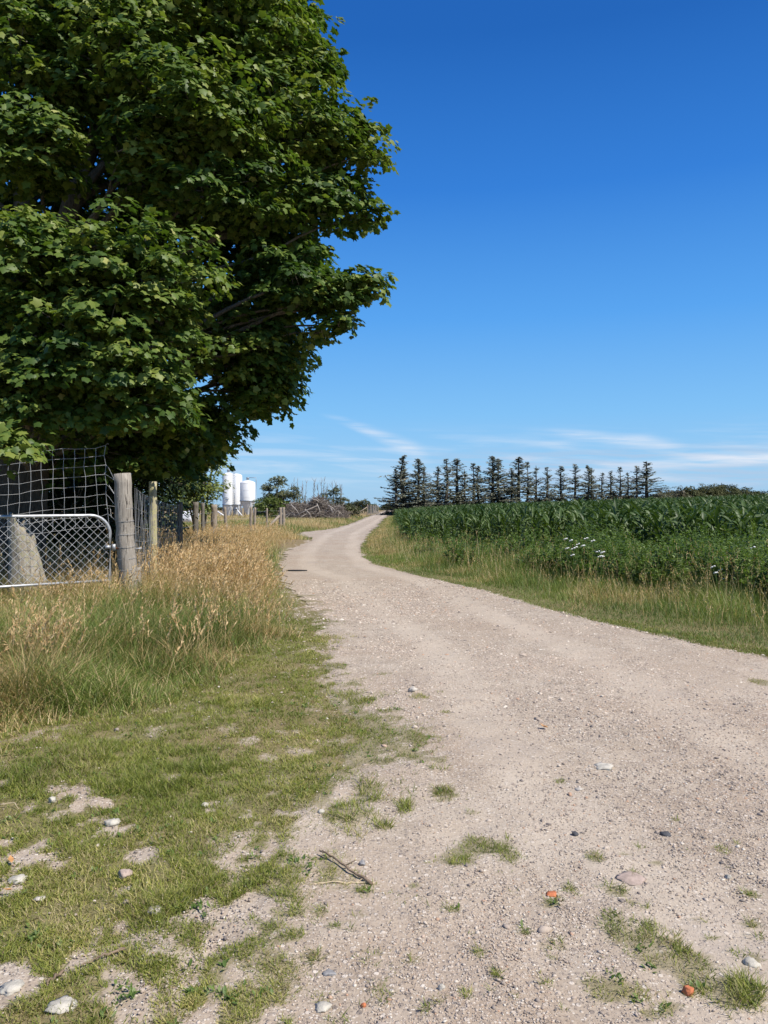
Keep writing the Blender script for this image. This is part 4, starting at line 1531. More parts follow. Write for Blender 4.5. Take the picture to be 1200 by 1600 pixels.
shrub('shrub', 'shadowed shrub behind the two wooden posts and their wire', 'shrub', (-7.6, 22, 0), [(0, 0, 1.3, 1.6, 1.1, 1.4, 55), (-1.6, .4, 1.6, 1.3, 1.2, 1.6, 40), (.4, .3, 2.7, 1.6, 1.1, 1.0, 45)], M_DARKLEAF, .12, 46, .5)
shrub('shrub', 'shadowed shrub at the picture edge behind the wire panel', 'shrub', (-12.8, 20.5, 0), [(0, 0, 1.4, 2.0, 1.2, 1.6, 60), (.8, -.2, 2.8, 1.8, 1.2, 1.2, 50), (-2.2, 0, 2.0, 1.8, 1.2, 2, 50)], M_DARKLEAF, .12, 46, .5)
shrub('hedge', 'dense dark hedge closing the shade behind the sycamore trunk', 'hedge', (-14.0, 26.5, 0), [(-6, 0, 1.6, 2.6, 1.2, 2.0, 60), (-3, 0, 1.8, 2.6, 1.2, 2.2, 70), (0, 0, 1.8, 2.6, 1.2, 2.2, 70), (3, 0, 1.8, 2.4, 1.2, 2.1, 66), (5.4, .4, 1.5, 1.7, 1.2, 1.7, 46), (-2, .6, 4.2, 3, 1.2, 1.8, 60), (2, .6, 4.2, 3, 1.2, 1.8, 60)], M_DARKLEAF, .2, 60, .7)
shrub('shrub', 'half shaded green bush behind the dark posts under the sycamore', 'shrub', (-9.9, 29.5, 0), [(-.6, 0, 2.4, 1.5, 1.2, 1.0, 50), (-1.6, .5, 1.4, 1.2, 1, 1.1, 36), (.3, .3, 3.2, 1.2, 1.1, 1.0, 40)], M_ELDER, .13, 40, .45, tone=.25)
shrub('young_tree', 'light green young tree in the sun beside the white silos', 'tree', (-8.1, 34, 0),
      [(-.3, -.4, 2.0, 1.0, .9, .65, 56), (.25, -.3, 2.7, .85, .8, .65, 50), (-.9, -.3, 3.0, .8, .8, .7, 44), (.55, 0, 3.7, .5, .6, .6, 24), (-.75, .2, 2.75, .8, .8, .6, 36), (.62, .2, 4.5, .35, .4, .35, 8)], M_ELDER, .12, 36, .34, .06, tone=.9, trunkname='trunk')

# ------------------------------------------------------------------ gate, posts and wire
GA = np.array([(172 - 600) / FPX * 12.25, 12.25, 0])
gd = nrm(np.array([-1.32, -.86, 0]))


def wire(mb, a, b, r=.0035, n=2, wob=0.0):
    a, b = np.asarray(a, float), np.asarray(b, float)
    t = np.linspace(0, 1, n)[:, None]
    p = a + (b - a) * t
    if wob:
        p[1:-1] += rng.standard_normal((n - 2, 3)) * wob
    tube(mb, p, r, 4, cap=False)


def gate():
    o = empty('field_gate', GA)
    f = MB()
    Lg, zt, zb, rc = 3.7, 1.475, .44, .30
    up = np.array([0, 0, 1.0])
    leg0 = [up * -.02 + gd * .02, up * .5, up * (zt - rc)]
    arc = [gd * (rc - rc * math.cos(a)) + up * (zt - rc + rc * math.sin(a)) for a in np.linspace(0, math.pi / 2, 9)][1:]
    far = [gd * (Lg - rc) + up * zt] + [gd * (Lg - rc + rc * math.sin(a)) + up * (zt - rc + rc * math.cos(a)) for a in np.linspace(0, math.pi / 2, 9)][1:] + [gd * Lg + up * -.02]
    path = np.array(leg0 + arc + [gd * Lg * .5 + up * (zt - .012)] + far)
    tube(f, path, .026, 10)
    tube(f, [up * zb + gd * .02, gd * Lg * .5 + up * (zb - .02), gd * Lg + up * zb], .021, 10)
    fr = f.build('gate_frame', M_GALV, o, smooth=True)
    w = MB()
    s = .128                                     # one diamond
    hgtm = zt - zb

    def inside(u, z):
        if u < rc and z > zt - rc:
            return math.hypot(u - rc, z - zt + rc) < rc
        return True
    for sg in (1, -1):
        u0 = -hgtm if sg > 0 else 0
        u = u0
        while u < Lg + (hgtm if sg < 0 else 0):
            pts = []
            for k in range(33):
                z = zb + hgtm * k / 32
                uu = u + sg * (z - zb) * 1.0
                if .01 < uu < Lg - .01 and inside(uu, z):
                    yk = .004 * math.sin(k * math.pi * 8 / 16)
                    pts.append(gd * uu + up * z + np.array([.5, -.8, 0]) * yk)
            if len(pts) > 1:
                tube(w, pts, .0030, 4, cap=False)
            u += s
    for k in range(29):                          # twisted ends over the top rail
        u = .34 + k * s
        if u < Lg:
            tube(w, [gd * u + up * (zt - .06), gd * (u + .01) + up * (zt - .025) + [0.02, -.03, 0], gd * (u + .03) + up * (zt - .05)], .004, 4)
    w.build('chain_link_mesh', M_WIRE, o, smooth=True)
    l = MB()
    side = np.cross(gd, up)
    R = np.stack([gd, side, up], -1)
    box(l, up * .97 + gd * .035, (.075, .066, .05), R)
    box(l, up * .965 - gd * .055, (.05, .06, .10), R)
    lt = l.build('latch', M_GALV, o)
    rd = MB()
    tube(rd, [up * .95 - gd * .09, up * .945 - gd * .26], .012, 8)
    rd.build('latch_bolt', M_RUST, lt)
    tag(o, 'galvanised tube field gate filled with chain-link mesh', 'gate')


gate()


def post_mesh(base, top, r0, r1, sides=14, wob=.08, notch=True, seed=0):
    mb = MB()
    base, top = np.asarray(base, float), np.asarray(top, float)
    n = 14
    t = np.linspace(0, 1, n)[:, None]
    p = base + (top - base) * t
    p[1:-1] += rng.standard_normal((n - 2, 3)) * r0 * .05
    rad = np.linspace(r0, r1, n)
    if sides >= 18:
        sides = 40
    tube(mb, p, rad, sides, wob=wob * .35)
    v = mb.v[0]
    gro = rng.standard_normal(sides)
    gro = np.where(rng.random(sides) < .14, -1.6, .35 * gro)
    ax = np.repeat(p, sides, 0)
    fade = np.repeat(.6 + .4 * np.sin(np.linspace(0, 5, n) + rng.random() * 6), sides)
    v[:n * sides] += (v[:n * sides] - ax) * (np.tile(gro, n) * fade * (.05 if sides == 40 else .035))[:, None]
    return mb


def gate_post():
    b, t = P(203, 955, 12.4), P(191, 740, 12.4)
    b[2] = -.1
    o = empty('gate_post', (b[0], b[1], 0))
    off = np.array([b[0], b[1], 0])
    post_mesh(b - off, t - off, .145, .132, 18, .10).build('post', M_POST, o, smooth=True)
    w = MB()
    for z in (.22, .42, .60, .78, .97, 1.17, 1.38, 1.58):
        f = z / 2.1
        c = (b - off) + (t - b) * f
        c[2] = z
        r = .150 - .013 * f
        a = np.linspace(0, 6.283, 19)
        tube(w, np.stack([c[0] + r * np.cos(a), c[1] + r * np.sin(a), c[2] + .012 * np.sin(a + 1)], -1), .0032, 4, cap=False)
    w.build('wire_binding', M_OLDWIRE, o, smooth=True)
    p2 = MB()
    bolt = MB()
    c = (b - off) + (t - b) * .45
    tube(bolt, [c + [.12, 0, .02], c + [.24, .02, .03]], .013, 8)
    bolt.build('bolt_end', M_GALV, o)
    tag(o, 'thick leaning weathered gate post bound with wire', 'post')
    # short stub beside it
    s = post_mesh([0, 0, -.1], [-.02, 0, .62], .062, .055, 10, .12)
    so = s.build('stub_post', M_POST, smooth=True)
    q = P(217, 950, 12.55)
    so.location = (q[0], q[1], 0)
    tag(so, 'short pale stub of a post beside the thick gate post', 'post')


gate_post()


def wire_panel():
    """tall woven wire hung behind the gate"""
    p0 = np.array([(164 - 600) / FPX * 13.0, 13.0, 0])
    d = nrm(np.array([-1.0, -.42, 0]))
    o = empty('wire_netting', p0)
    w = MB()
    cell = .163
    cols, rows = 17, 9
    pt = np.zeros((cols, rows, 3))
    for i in range(cols):
        topz = 2.64 - .020 * i - .012 * math.sin(i * .9)
        for j in range(rows):
            z = topz - j * cell * (.93 + .012 * j)
            bulge = .05 * math.sin(i * .5) * (j / rows)
            sh = .012 * max(0, j - 3) * (i < 2)
            pt[i, j] = d * (i * cell + (0 if i else -.0) - sh) + np.array([bulge * .3, bulge, z]) + rng.standard_normal(3) * .008
    for i in range(cols):
        tube(w, pt[i], .0028, 4, cap=False)
    for j in range(rows):
        tube(w, pt[:, j], .0028, 4, cap=False)
    gp = np.array([-4.22, 12.42, 0]) - p0
    for j, z in ((2, 1.98), (4, 1.78), (5, 1.62), (7, 1.4)):   # loose ends tied round the post
        tube(w, bez(pt[0, j], pt[0, j] + [.1, 0, -.05], gp + [-.2, .1, z - .05], gp + [0, 0, z], 6), .0032, 4, cap=False)
    for j in range(3, 7):
        tube(w, [pt[0, j] + rng.standard_normal(3) * .04, pt[0, j] + [.07, 0, -.05] + rng.standard_normal(3) * .05, pt[0, j + 1] + [.12, 0, -.02] + rng.standard_normal(3) * .04], .003, 4, cap=False)
    tube(w, [pt[0, 0], pt[0, 0] + [.02, 0, .03], pt[0, 0] + [.05, 0, .02]], .003, 4)
    w.build('woven_wire', M_WIRE, o, smooth=True)
    # the thin dark stake the wire hangs on, hidden in the shade of the tree
    st = MB()
    tube(st, [[d[0] * 2.9, d[1] * 2.9 + .05, -.1], [d[0] * 2.9, d[1] * 2.9 + .05, 2.3]], .025, 8)
    st.build('stake', M_BARK, o)
    tag(o, 'tall square woven wire panel standing behind the gate', 'wire panel')


wire_panel()


def stump():
    o = empty('tree_stump', (P(47, 940, 13.2)[0], 13.2, 0))
    mb = MB()
    n, sides = 20, 26
    r_ = np.random.default_rng(5)
    a = np.arange(sides) / sides * 2 * np.pi
    rows = []
    gr = r_.standard_normal(sides)
    prof = r_.random(sides)
    prof = (prof + np.roll(prof, 1) + np.roll(prof, -1)) / 3
    for k in range(n):
        f = k / (n - 1)
        top = 1.50 - .30 * (np.cos(a) + .3) * (np.cos(a) > -.3) + .14 * (prof - .5) + .10 * np.sin(a * 5) * .3
        z = -.1 + (top + .1) * f
        cx = -.16 * f ** 1.1
        r = (.33 - .12 * f + .07 * (1 - f) ** 3) * (1 + .05 * np.sin(a * 3 + 1) + .035 * np.sin(a * 8) + .03 * gr + .015 * r_.standard_normal(sides))
        rows.append(np.stack([cx + r * np.cos(a), r * .8 * np.sin(a), z], -1))
    v = np.concatenate(rows)
    i = np.arange(n - 1)[:, None] * sides
    j = np.arange(sides)[None]
    j2 = (j + 1) % sides
    q = np.stack([i + j, i + j2, i + sides + j2, i + sides + j], -1).reshape(-1, 4)
    c = len(v)
    v = np.concatenate([v, [[-.18, 0, 1.2]]])
    t = [[(n - 1) * sides + k, (n - 1) * sides + (k + 1) % sides, c] for k in range(sides)]
    mb.add(v, q, t)
    mb.build('stump_body', M_STUMP, o, smooth=True)
    tag(o, 'pale broken tree stump leaning behind the chain-link gate', 'stump')


stump()

# fence line along the pasture: x px, distance, top z, radius, material, lean
FP = [(239, 15.4, 2.12, .088, M_LICHEN_POST, (.0, 0), 'lichen covered'), (281, 21.0, 1.75, .085, M_BARK, (0, 0), ''), (305, 25.0, 1.78, .10, M_BARK, (.02, 0), ''), (317, 29.0, 1.78, .075, M_BARK, (0, 0), ''),
      (334, 33.0, 1.72, .145, M_FARPOST, (.02, 0), ''), (355, 37.5, 1.62, .08, M_FARPOST, (-.12, 0), ''), (392, 42.0, 1.62, .085, M_FARPOST, (0, 0), ''), (397.5, 42.6, 1.60, .08, M_FARPOST, (.03, 0), ''),
      (417, 50.0, 1.55, .065, M_FARPOST, (0, 0), ''), (438, 58.5, 1.6, .13, M_FARPOST, (0, 0), ''), (443, 60.0, 1.62, .13, M_FARPOST, (.0, 0), '')]


def pasture_fence():
    q0 = np.array([(239 - 600) / FPX * 15.4, 15.4, 0])
    o = empty('wire_fence', q0)
    pos = [np.array([-4.05, 12.5, 0])]
    for x, D, top, r, m, ln, nm in FP:
        p = np.array([(x - 600) / FPX * D, D, 0])
        pos.append(p)
        ob = post_mesh([0, 0, -.12], [ln[0], ln[1], top], r, r * .9, 12, .10).build('post', m, o, smooth=True)
        ob.location = tuple(p - q0)
        if nm:
            ob['label'] = 'square lichen covered post'
    # leaning braces
    for (x0, D0, z0, x1, D1, z1, r) in ((336, 33.1, 1.05, 346, 33.6, -.05, .055), (440, 58.8, 1.15, 416, 56.8, .0, .10)):
        a = np.array([(x0 - 600) / FPX * D0, D0, z0]) - q0
        b = np.array([(x1 - 600) / FPX * D1, D1, z1]) - q0
        mb = MB()
        tube(mb, [b, (a + b) / 2, a], r, 8, wob=.1)
        mb.build('brace', M_FARPOST, o, smooth=True)
    # woven wire on the first spans, plain strands further on
    w = MB()
    zs = np.array([.10, .28, .46, .64, .84, 1.06, 1.30, 1.60, 1.92])
    for k in range(2):
        a, b = pos[k], pos[k + 1]
        drop = .05
        n = int(np.linalg.norm(b - a) / .15)
        for j, z in enumerate(zs):
            zz = z * (1 if k == 0 else .93)
            pts = [a + (b - a) * t + np.array([0, 0, zz - drop * math.sin(math.pi * t) * (z / 2) - .10 * t * (k == 0) - .12 * t * (k == 1)]) for t in np.linspace(0, 1, 9)]
            tube(w, np.array(pts) - q0, .0030, 4, cap=False)
        for i in range(n + 1):
            t = i / n
            f = 1 if k == 0 else .93
            top = zs[-1] * f - drop * math.sin(math.pi * t) - .1 * t
            pts = [a + (b - a) * t + np.array([rng.standard_normal() * .012, 0, z]) for z in np.linspace(zs[0] * f, top, 7)]
            tube(w, np.array(pts) - q0, .0027, 4, cap=False)
    for k in range(2, len(pos) - 1):
        a, b = pos[k], pos[k + 1]
        for z in (.35, .7, 1.05, 1.4):
            tube(w, np.array([a + (b - a) * t + [0, 0, z - .04 * math.sin(math.pi * t)] for t in np.linspace(0, 1, 6)]) - q0, .004, 4, cap=False)
    w.build('fence_wire', M_OLDWIRE, o, smooth=True)
    tag(o, 'weathered post and wire fence running along the pasture beside the road', 'fence')


pasture_fence()


def far_fence():
    q0 = np.array([-4.0, 170, 0])
    o = empty('paddock_fence', q0)
    w = MB()
    P_ = [(-8.6, 190, 1.9), (-6.8, 192, 1.9), (-3.7, 172, 2.3), (-3.1, 180, 2.2), (-2.6, 190, 2.2), (-2.2, 200, 2.2), (-1.9, 212, 2.2), (-1.7, 226, 2.2)]
    prev = None
    for x, y, h in P_:
        ob = post_mesh([0, 0, -.1], [0, 0, h], .13, .12, 8).build('post', M_FARPOST, o, smooth=True)
        p = np.array([x, y, 0])
        ob.location = tuple(p - q0)
    mb = MB()
    tube(mb, [np.array([-6.0, 171, .2]) - q0, np.array([-3.8, 172, 1.7]) - q0], .1, 8)
    mb.build('brace', M_FARPOST, o)
    pts = [np.array([x, y, 0]) for x, y, h in P_[2:]]
    for a, b in zip(pts[:-1], pts[1:]):
        for z in np.arange(.2, 2.1, .3):
            tube(w, np.array([a + [0, 0, z], b + [0, 0, z]]) - q0, .012, 4, cap=False)
        for t in np.linspace(0, 1, 9):
            c = a + (b - a) * t
            tube(w, np.array([c + [0, 0, .1], c + [0, 0, 2.0]]) - q0, .012, 4, cap=False)
    w.build('fence_wire', M_OLDWIRE, o)
    tag(o, 'distant wire paddock fence where the road meets the horizon', 'fence')


far_fence()


# ------------------------------------------------------------------ silos
def silo(x, D, r, ztop, zcyl, zcone, label, ring=False, ladder=None, vent=True, rail=False):
    base = np.array([(x - 600) / FPX * D, D, 0])
    o = empty('feed_silo', base)
    t = MB()
    h = r * .38
    prof = [(r, zcyl), (r, ztop - h), (r * .93, ztop - h * .72), (r * .72, ztop - h * .38), (r * .38, ztop - h * .1), (.18, ztop), (0, ztop + .02)]
    lathe(t, (0, 0, 0), prof, 40)
    # seams proud of the shell
    for z in np.linspace(zcyl + .6, ztop - h - .1, 3):
        lathe(t, (0, 0, 0), [(r, z - .02), (r + .012, z - .015), (r + .012, z + .015), (r, z + .02)], 40)
    t.build('tank', M_SILO, o, smooth=True)
    c = MB()
    lathe(c, (0, 0, 0), [(r * .995, zcyl - .002), (r * .9, zcyl - .3), (.28, zcone + .2), (.22, zcone)], 36)
    c.build('hopper', M_SILO_GREY, o, smooth=True)
    rm = MB()
    lathe(rm, (0, 0, 0), [(r + .002, zcyl - .10), (r + .05, zcyl - .08), (r + .05, zcyl + .06), (r + .002, zcyl + .08)], 36)
    rm.build('ring_beam', M_STEEL, o)
    for k in range(4):
        a = k * math.pi / 2 + .6
        l = MB()
        p = np.array([math.cos(a) * r * .97, math.sin(a) * r * .97, 0])
        tube(l, [p + [0, 0, -.05], p + [0, 0, zcyl + .05]], .065, 8)
        tube(l, [p + [0, 0, -.05], p + [0, 0, .03]], .16, 8)
        l.build('leg', M_STEEL, o)
    if ladder is not None:
        l = MB()
        a = ladder
        n = np.array([math.cos(a), math.sin(a), 0])
        s = np.array([-math.sin(a), math.cos(a), 0])
        for sg in (-1, 1):
            tube(l, [n * (r + .16) + s * .2 * sg + [0, 0, .1], n * (r + .16) + s * .2 * sg + [0, 0, ztop + .5]], .035, 6)
        for z in np.arange(.3, ztop + .4, .3):
            tube(l, [n * (r + .16) + s * .2 + [0, 0, z], n * (r + .16) - s * .2 + [0, 0, z]], .022, 6)
        for z in (zcyl + .3, ztop - 1):
            tube(l, [n * (r - .02) + [0, 0, z], n * (r + .16) + [0, 0, z]], .03, 6)
        l.build('ladder', M_STEEL, o)
    if vent:
        v = MB()
        lathe(v, (0, 0, 0), [(.2, ztop - .05), (.2, ztop + .28), (.26, ztop + .30), (.26, ztop + .45), (0, ztop + .5)], 16)
        v.build('fill_cap', M_STEEL, o)
    if ring:
        g = MB()
        a = np.linspace(0, 6.28, 25)
        tube(g, np.stack([-.15 + .36 * np.cos(a), np.full(25, -r - .10), zcyl + .98 + .24 * np.sin(a)], -1), .045, 8)
        tube(g, [[-.15, -r - .1, zcyl + 1.22], [-.15, -r + .1, zcyl + 1.22]], .03, 6)
        g.build('hose_coil', M_STEEL, o)
    if rail:
        p = MB()
        tube(p, [[.1, 0, ztop + .3], [.1, 0, ztop + .42], [r + .1, .1, ztop + .42], [r + .12, .1, ztop - .1], [r + .12, .1, .3]], .05, 6)
        p.build('fill_pipe', M_STEEL, o)
    return tag(o, label, 'silo', 'white feed silos')


silo(357, 128, 1.0, 7.45, 2.05, .15, 'tall white silo with a coiled hose ring on its side', ring=True, ladder=-.45)
silo(369, 133, 1.05, 7.5, 2.1, .4, 'white silo half hidden behind the tall silo with the hose ring', vent=False)
silo(387, 128, 1.28, 6.15, 2.70, .45, 'shorter wider white silo with a fill pipe over its roof', rail=True)


def auger(x0, y0, x1, y1, D, label):
    a, b = P(x0, y0, D), P(x1, y1, D)
    base = np.array([b[0], b[1], 0])
    o = empty('grain_auger', base)
    m = MB()
    tube(m, [a - base, b - base], .11, 10)
    m.build('tube', M_WRAP, o, smooth=True)
    m = MB()
    c = (a * .6 + b * .4) - base
    tube(m, [c, c + [.15, .3, -c[2]]], .05, 6)
    tube(m, [c, c + [-.1, -.3, -c[2]]], .05, 6)
    m.build('support', M_STEEL, o)
    h = MB()
    box(h, a - base, (.4, .4, .35))
    h.build('motor', M_STEEL, o)
    tag(o, label, 'auger', 'augers at the foot of the silos')


auger(337, 797, 356, 810, 124, 'sloping white auger tube at the foot of the tall silo')
auger(369, 795, 380, 808, 124, 'sloping white auger tube between the tall silo and the wide one')


def bale(x, y, D, r, label):
    c = P(x, y, D)
    o = empty('wrapped_bale', (c[0], c[1], 0))
    m = MB()
    a = np.arange(24) / 24 * 6.283
    prof = [(0, -.6), (r * .7, -.62), (r * .95, -.55), (r, -.4), (r, .4), (r * .95, .55), (r * .7, .62), (0, .6)]
    mm = MB()
    lathe(mm, (0, 0, 0), prof, 24)
    v = np.concatenate(mm.v)
    v = np.stack([v[:, 2], v[:, 0], v[:, 1] + r * .97], -1)
    v *= 1 + .02 * rng.standard_normal((len(v), 1))
    m.add(v, np.concatenate(mm.q))
    m.build('wrapping', M_WRAP, o, smooth=True)
    tag(o, label, 'bale', 'white wrapped bales under the trees')


bale(292, 806, 74, .62, 'white wrapped bale glimpsed between the shaded posts')
bale(300, 803, 80, .66, 'white wrapped bale partly behind the middle shaded post')


def trailer():
    c = P(407, 806, 112)
    o = empty('farm_trailer', (c[0], c[1], 0))
    m = MB()
    box(m, (0, 0, .95), (1.5, 2.4, .95))
    m.build('body', M_DARKPAINT, o)
    m = MB()
    for sx, sy in ((0, -1), (0, 1)):
        tube(m, [[-.78, sy * 1.23, 1.45], [.78, sy * 1.23, 1.45]], .06, 6)
    for sx in (-1, 1):
        tube(m, [[sx * .78, -1.23, 1.45], [sx * .78, 1.23, 1.45]], .06, 6)
        tube(m, [[sx * .78, -1.25, .45], [sx * .78, -1.25, 1.45]], .06, 6)
    m.build('rim', M_WRAP, o)
    for sx in (-1, 1):
        w = MB()
        a = np.linspace(0, 6.283, 17)
        tube(w, np.stack([np.full(17, sx * .85), .28 * np.cos(a), .34 + .28 * np.sin(a)], -1), .09, 8, cap=False)
        tube(w, [[sx * .78, 0, .34], [sx * .92, 0, .34]], .2, 10)
        w.build('wheel', M_BLACK, o, smooth=True)
    tag(o, 'dark box trailer with a white rim beside the wide silo', 'trailer')


trailer()


# ------------------------------------------------------------------ brush pile and the growth round it
def brush_pile():
    D = 100.0
    c = P(492, 808, D)
    base = np.array([c[0], D, 0])
    o = empty('brush_pile', base)
    m, tw = MB(), MB()

    def height(u):
        return 2.7 * (1 - abs(u) ** 4) * (.8 + .2 * math.sin(u * 7 + 1)) + .3
    for k in range(4600):
        u = rng.random() * 2 - 1
        y = rng.standard_normal() * .9
        hh = height(u) * math.exp(-(y / 1.7) ** 2)
        z = hh * rng.random() ** .6
        p = np.array([u * 4.1, y, z])
        d = nrm(np.array([rng.standard_normal(), rng.standard_normal() * .6, rng.standard_normal() * .55 + .1]))
        big = rng.random() < .05
        L = (1.0 + 1.1 * rng.random()) * (1.3 if big else .65)
        r = .05 if big else .012 + .025 * rng.random()
        a, b = p - d * L / 2, p + d * L / 2
        a[2], b[2] = max(a[2], .02), max(b[2], .02)
        tube(m, [a, (a + b) / 2 + rng.standard_normal(3) * .09, b], [r, r * .85, r * .4], 4, cap=False, rnd=rng.random())
    for x0, x1, z0, z1, y in ((-2.9, -1.6, 2.0, .3, -1.8), (-2.4, .6, .5, 1.9, -1.9), (-1.1, -.2, 1.4, .2, -1.9), (-1.9, -1.0, .15, .75, -2.0), (.4, .9, 2.1, .4, -1.7), (1.8, 2.9, 1.9, 1.0, -1.5), (2.2, 2.5, 1.5, .5, -1.8), (-.3, .8, 2.7, 2.2, -1.2)):
        tube(m, [[x0, y, z0], [(x0 + x1) / 2 + .1, y - .1, (z0 + z1) / 2 + .08], [x1, y + .1, z1]], [.065, .055, .03], 6, rnd=.95)
    mat = Mat('cut_branches')
    col = mat.ramp(mat.attr('rnd'), [(0, (.115, .094, .078)), (.55, (.21, .175, .148)), (.9, (.32, .28, .235)), (.94, (.42, .37, .32)), (1, (.5, .45, .39))])
    m.build('branch_heap', mat.surf(col, .9, .15), o)
    tag(o, 'long heap of cut grey branches and roots in the meadow', 'brush pile')


brush_pile()


def dead_tree(x, ytop, D, label, seed, spread=.5, nst=3):
    c = P(x, ytop, D)
    base = np.array([c[0], D, float(hgt(c[0], D))])
    o = empty('dead_tree', base)
    r_ = np.random.default_rng(seed)
    H = c[2] - base[2]
    m, tw = MB(), MB()
    for k in range(nst):
        top = np.array([(k - (nst - 1) / 2) * spread + r_.standard_normal() * .1, r_.standard_normal() * .3, H * (1 - .12 * abs(k - (nst - 1) / 2) - .06 * r_.random())])
        mid = top * .5 + r_.standard_normal(3) * .1
        tube(m, bez([top[0] * .3, 0, -.1], mid * .7, mid, top, 8), np.linspace(.085, .018, 8), 5)
        for b in range(7):
            f = .4 + .55 * r_.random()
            p = np.array([top[0] * f, top[1] * f, top[2] * f])
            e = p + np.array([r_.standard_normal() * .25, r_.standard_normal() * .25, .35 + .45 * r_.random()])
            tube(tw, [p, (p + e) / 2 + r_.standard_normal(3) * .04, e], [.028, .02, .010], 4, cap=False)
    m.build('trunk', M_DEADWOOD, o)
    tw.build('twigs', M_DEADWOOD, o)
    tag(o, label, 'tree', 'dead bare trees behind the brush pile')


dead_tree(463, 741, 112, 'cluster of bare dead stems next to the round grey-green tree', 1, .55, 4)
dead_tree(475, 744, 113, 'pair of thin bare dead stems in the gap behind the heap', 2, .45, 2)
dead_tree(491, 743, 113, 'lone slim bare dead tree over the middle of the heap', 3, .35, 2)
dead_tree(504, 740, 112, 'bushy topped bare dead tree with several upright stems', 4, .5, 4)
dead_tree(523, 748, 112, 'bare dead tree forking beside the low dark bush', 5, .55, 2)
dead_tree(533, 752, 112, 'leaning bare dead stems at the road end of the heap', 6, .5, 2)

shrub('small_tree', 'round grey-green tree over the silo end of the brush pile', 'tree', (P(432, 800, 108)[0], 108, 0), [(0, 0, 3.6, 1.5, 1.4, 1.5, 42), (-.8, 0, 2.6, 1.3, 1.2, 1.2, 30), (1.0, 0, 3.0, 1.2, 1.2, 1.2, 30), (.2, 0, 5.2, 1.1, 1.0, .8, 20), (-1.3, 0, 4.5, .9, .8, .6, 11)], M_GREY_LEAF, .24, 34, .46, .09, trunkname='trunk')
shrub('shrub', 'bright green bush between the silos and brush pile', 'shrub', (P(415, 800, 106)[0], 106, 0), [(0, 0, 1.3, 1.6, 1, 1.3, 50), (1.7, -.3, 1.5, 1.4, 1, 1.3, 44), (-.6, 0, 2.2, 1.0, .8, .7, 20), (.9, .2, 2.6, 1.0, .8, .6, 20)], M_ELDER, .24, 22, .45, .05)
shrub('shrub', 'thin leaning grey-green shrub rising out of the brush pile', 'shrub', (P(458, 800, 106)[0], 106, 0), [(0, 0, 3.4, .9, .8, 1.2, 24), (.5, 0, 2.4, 1.1, .8, 1.0, 24)], M_GREY_LEAF, .25, 18, .4, .07)
shrub('shrub', 'olive green bush behind the far end of the brush pile', 'shrub', (P(521, 800, 112)[0], 112, 0), [(0, 0, 2.5, 1.9, 1.3, 1.7, 60), (1.6, 0, 1.7, 1.2, 1, 1.2, 30), (-1.8, 0, 1.9, 1.2, 1, 1.2, 30), (.1, 0, 4.2, .55, .5, .5, 10), (2.8, 0, .8, 1.0, 1, .9, 22)], M_GREY_LEAF, .26, 22, .45, .06, tone=.3)
shrub('shrub', 'dark bush by the distant paddock fence', 'shrub', (P(566, 800, 210)[0], 210, 0), [(0, 0, 2.3, 2.3, 1.6, 1.9, 50), (2.4, 0, 1.4, 1.6, 1.3, 1.2, 30)], M_GREY_LEAF, .42, 20, .6, .08, tone=.15)


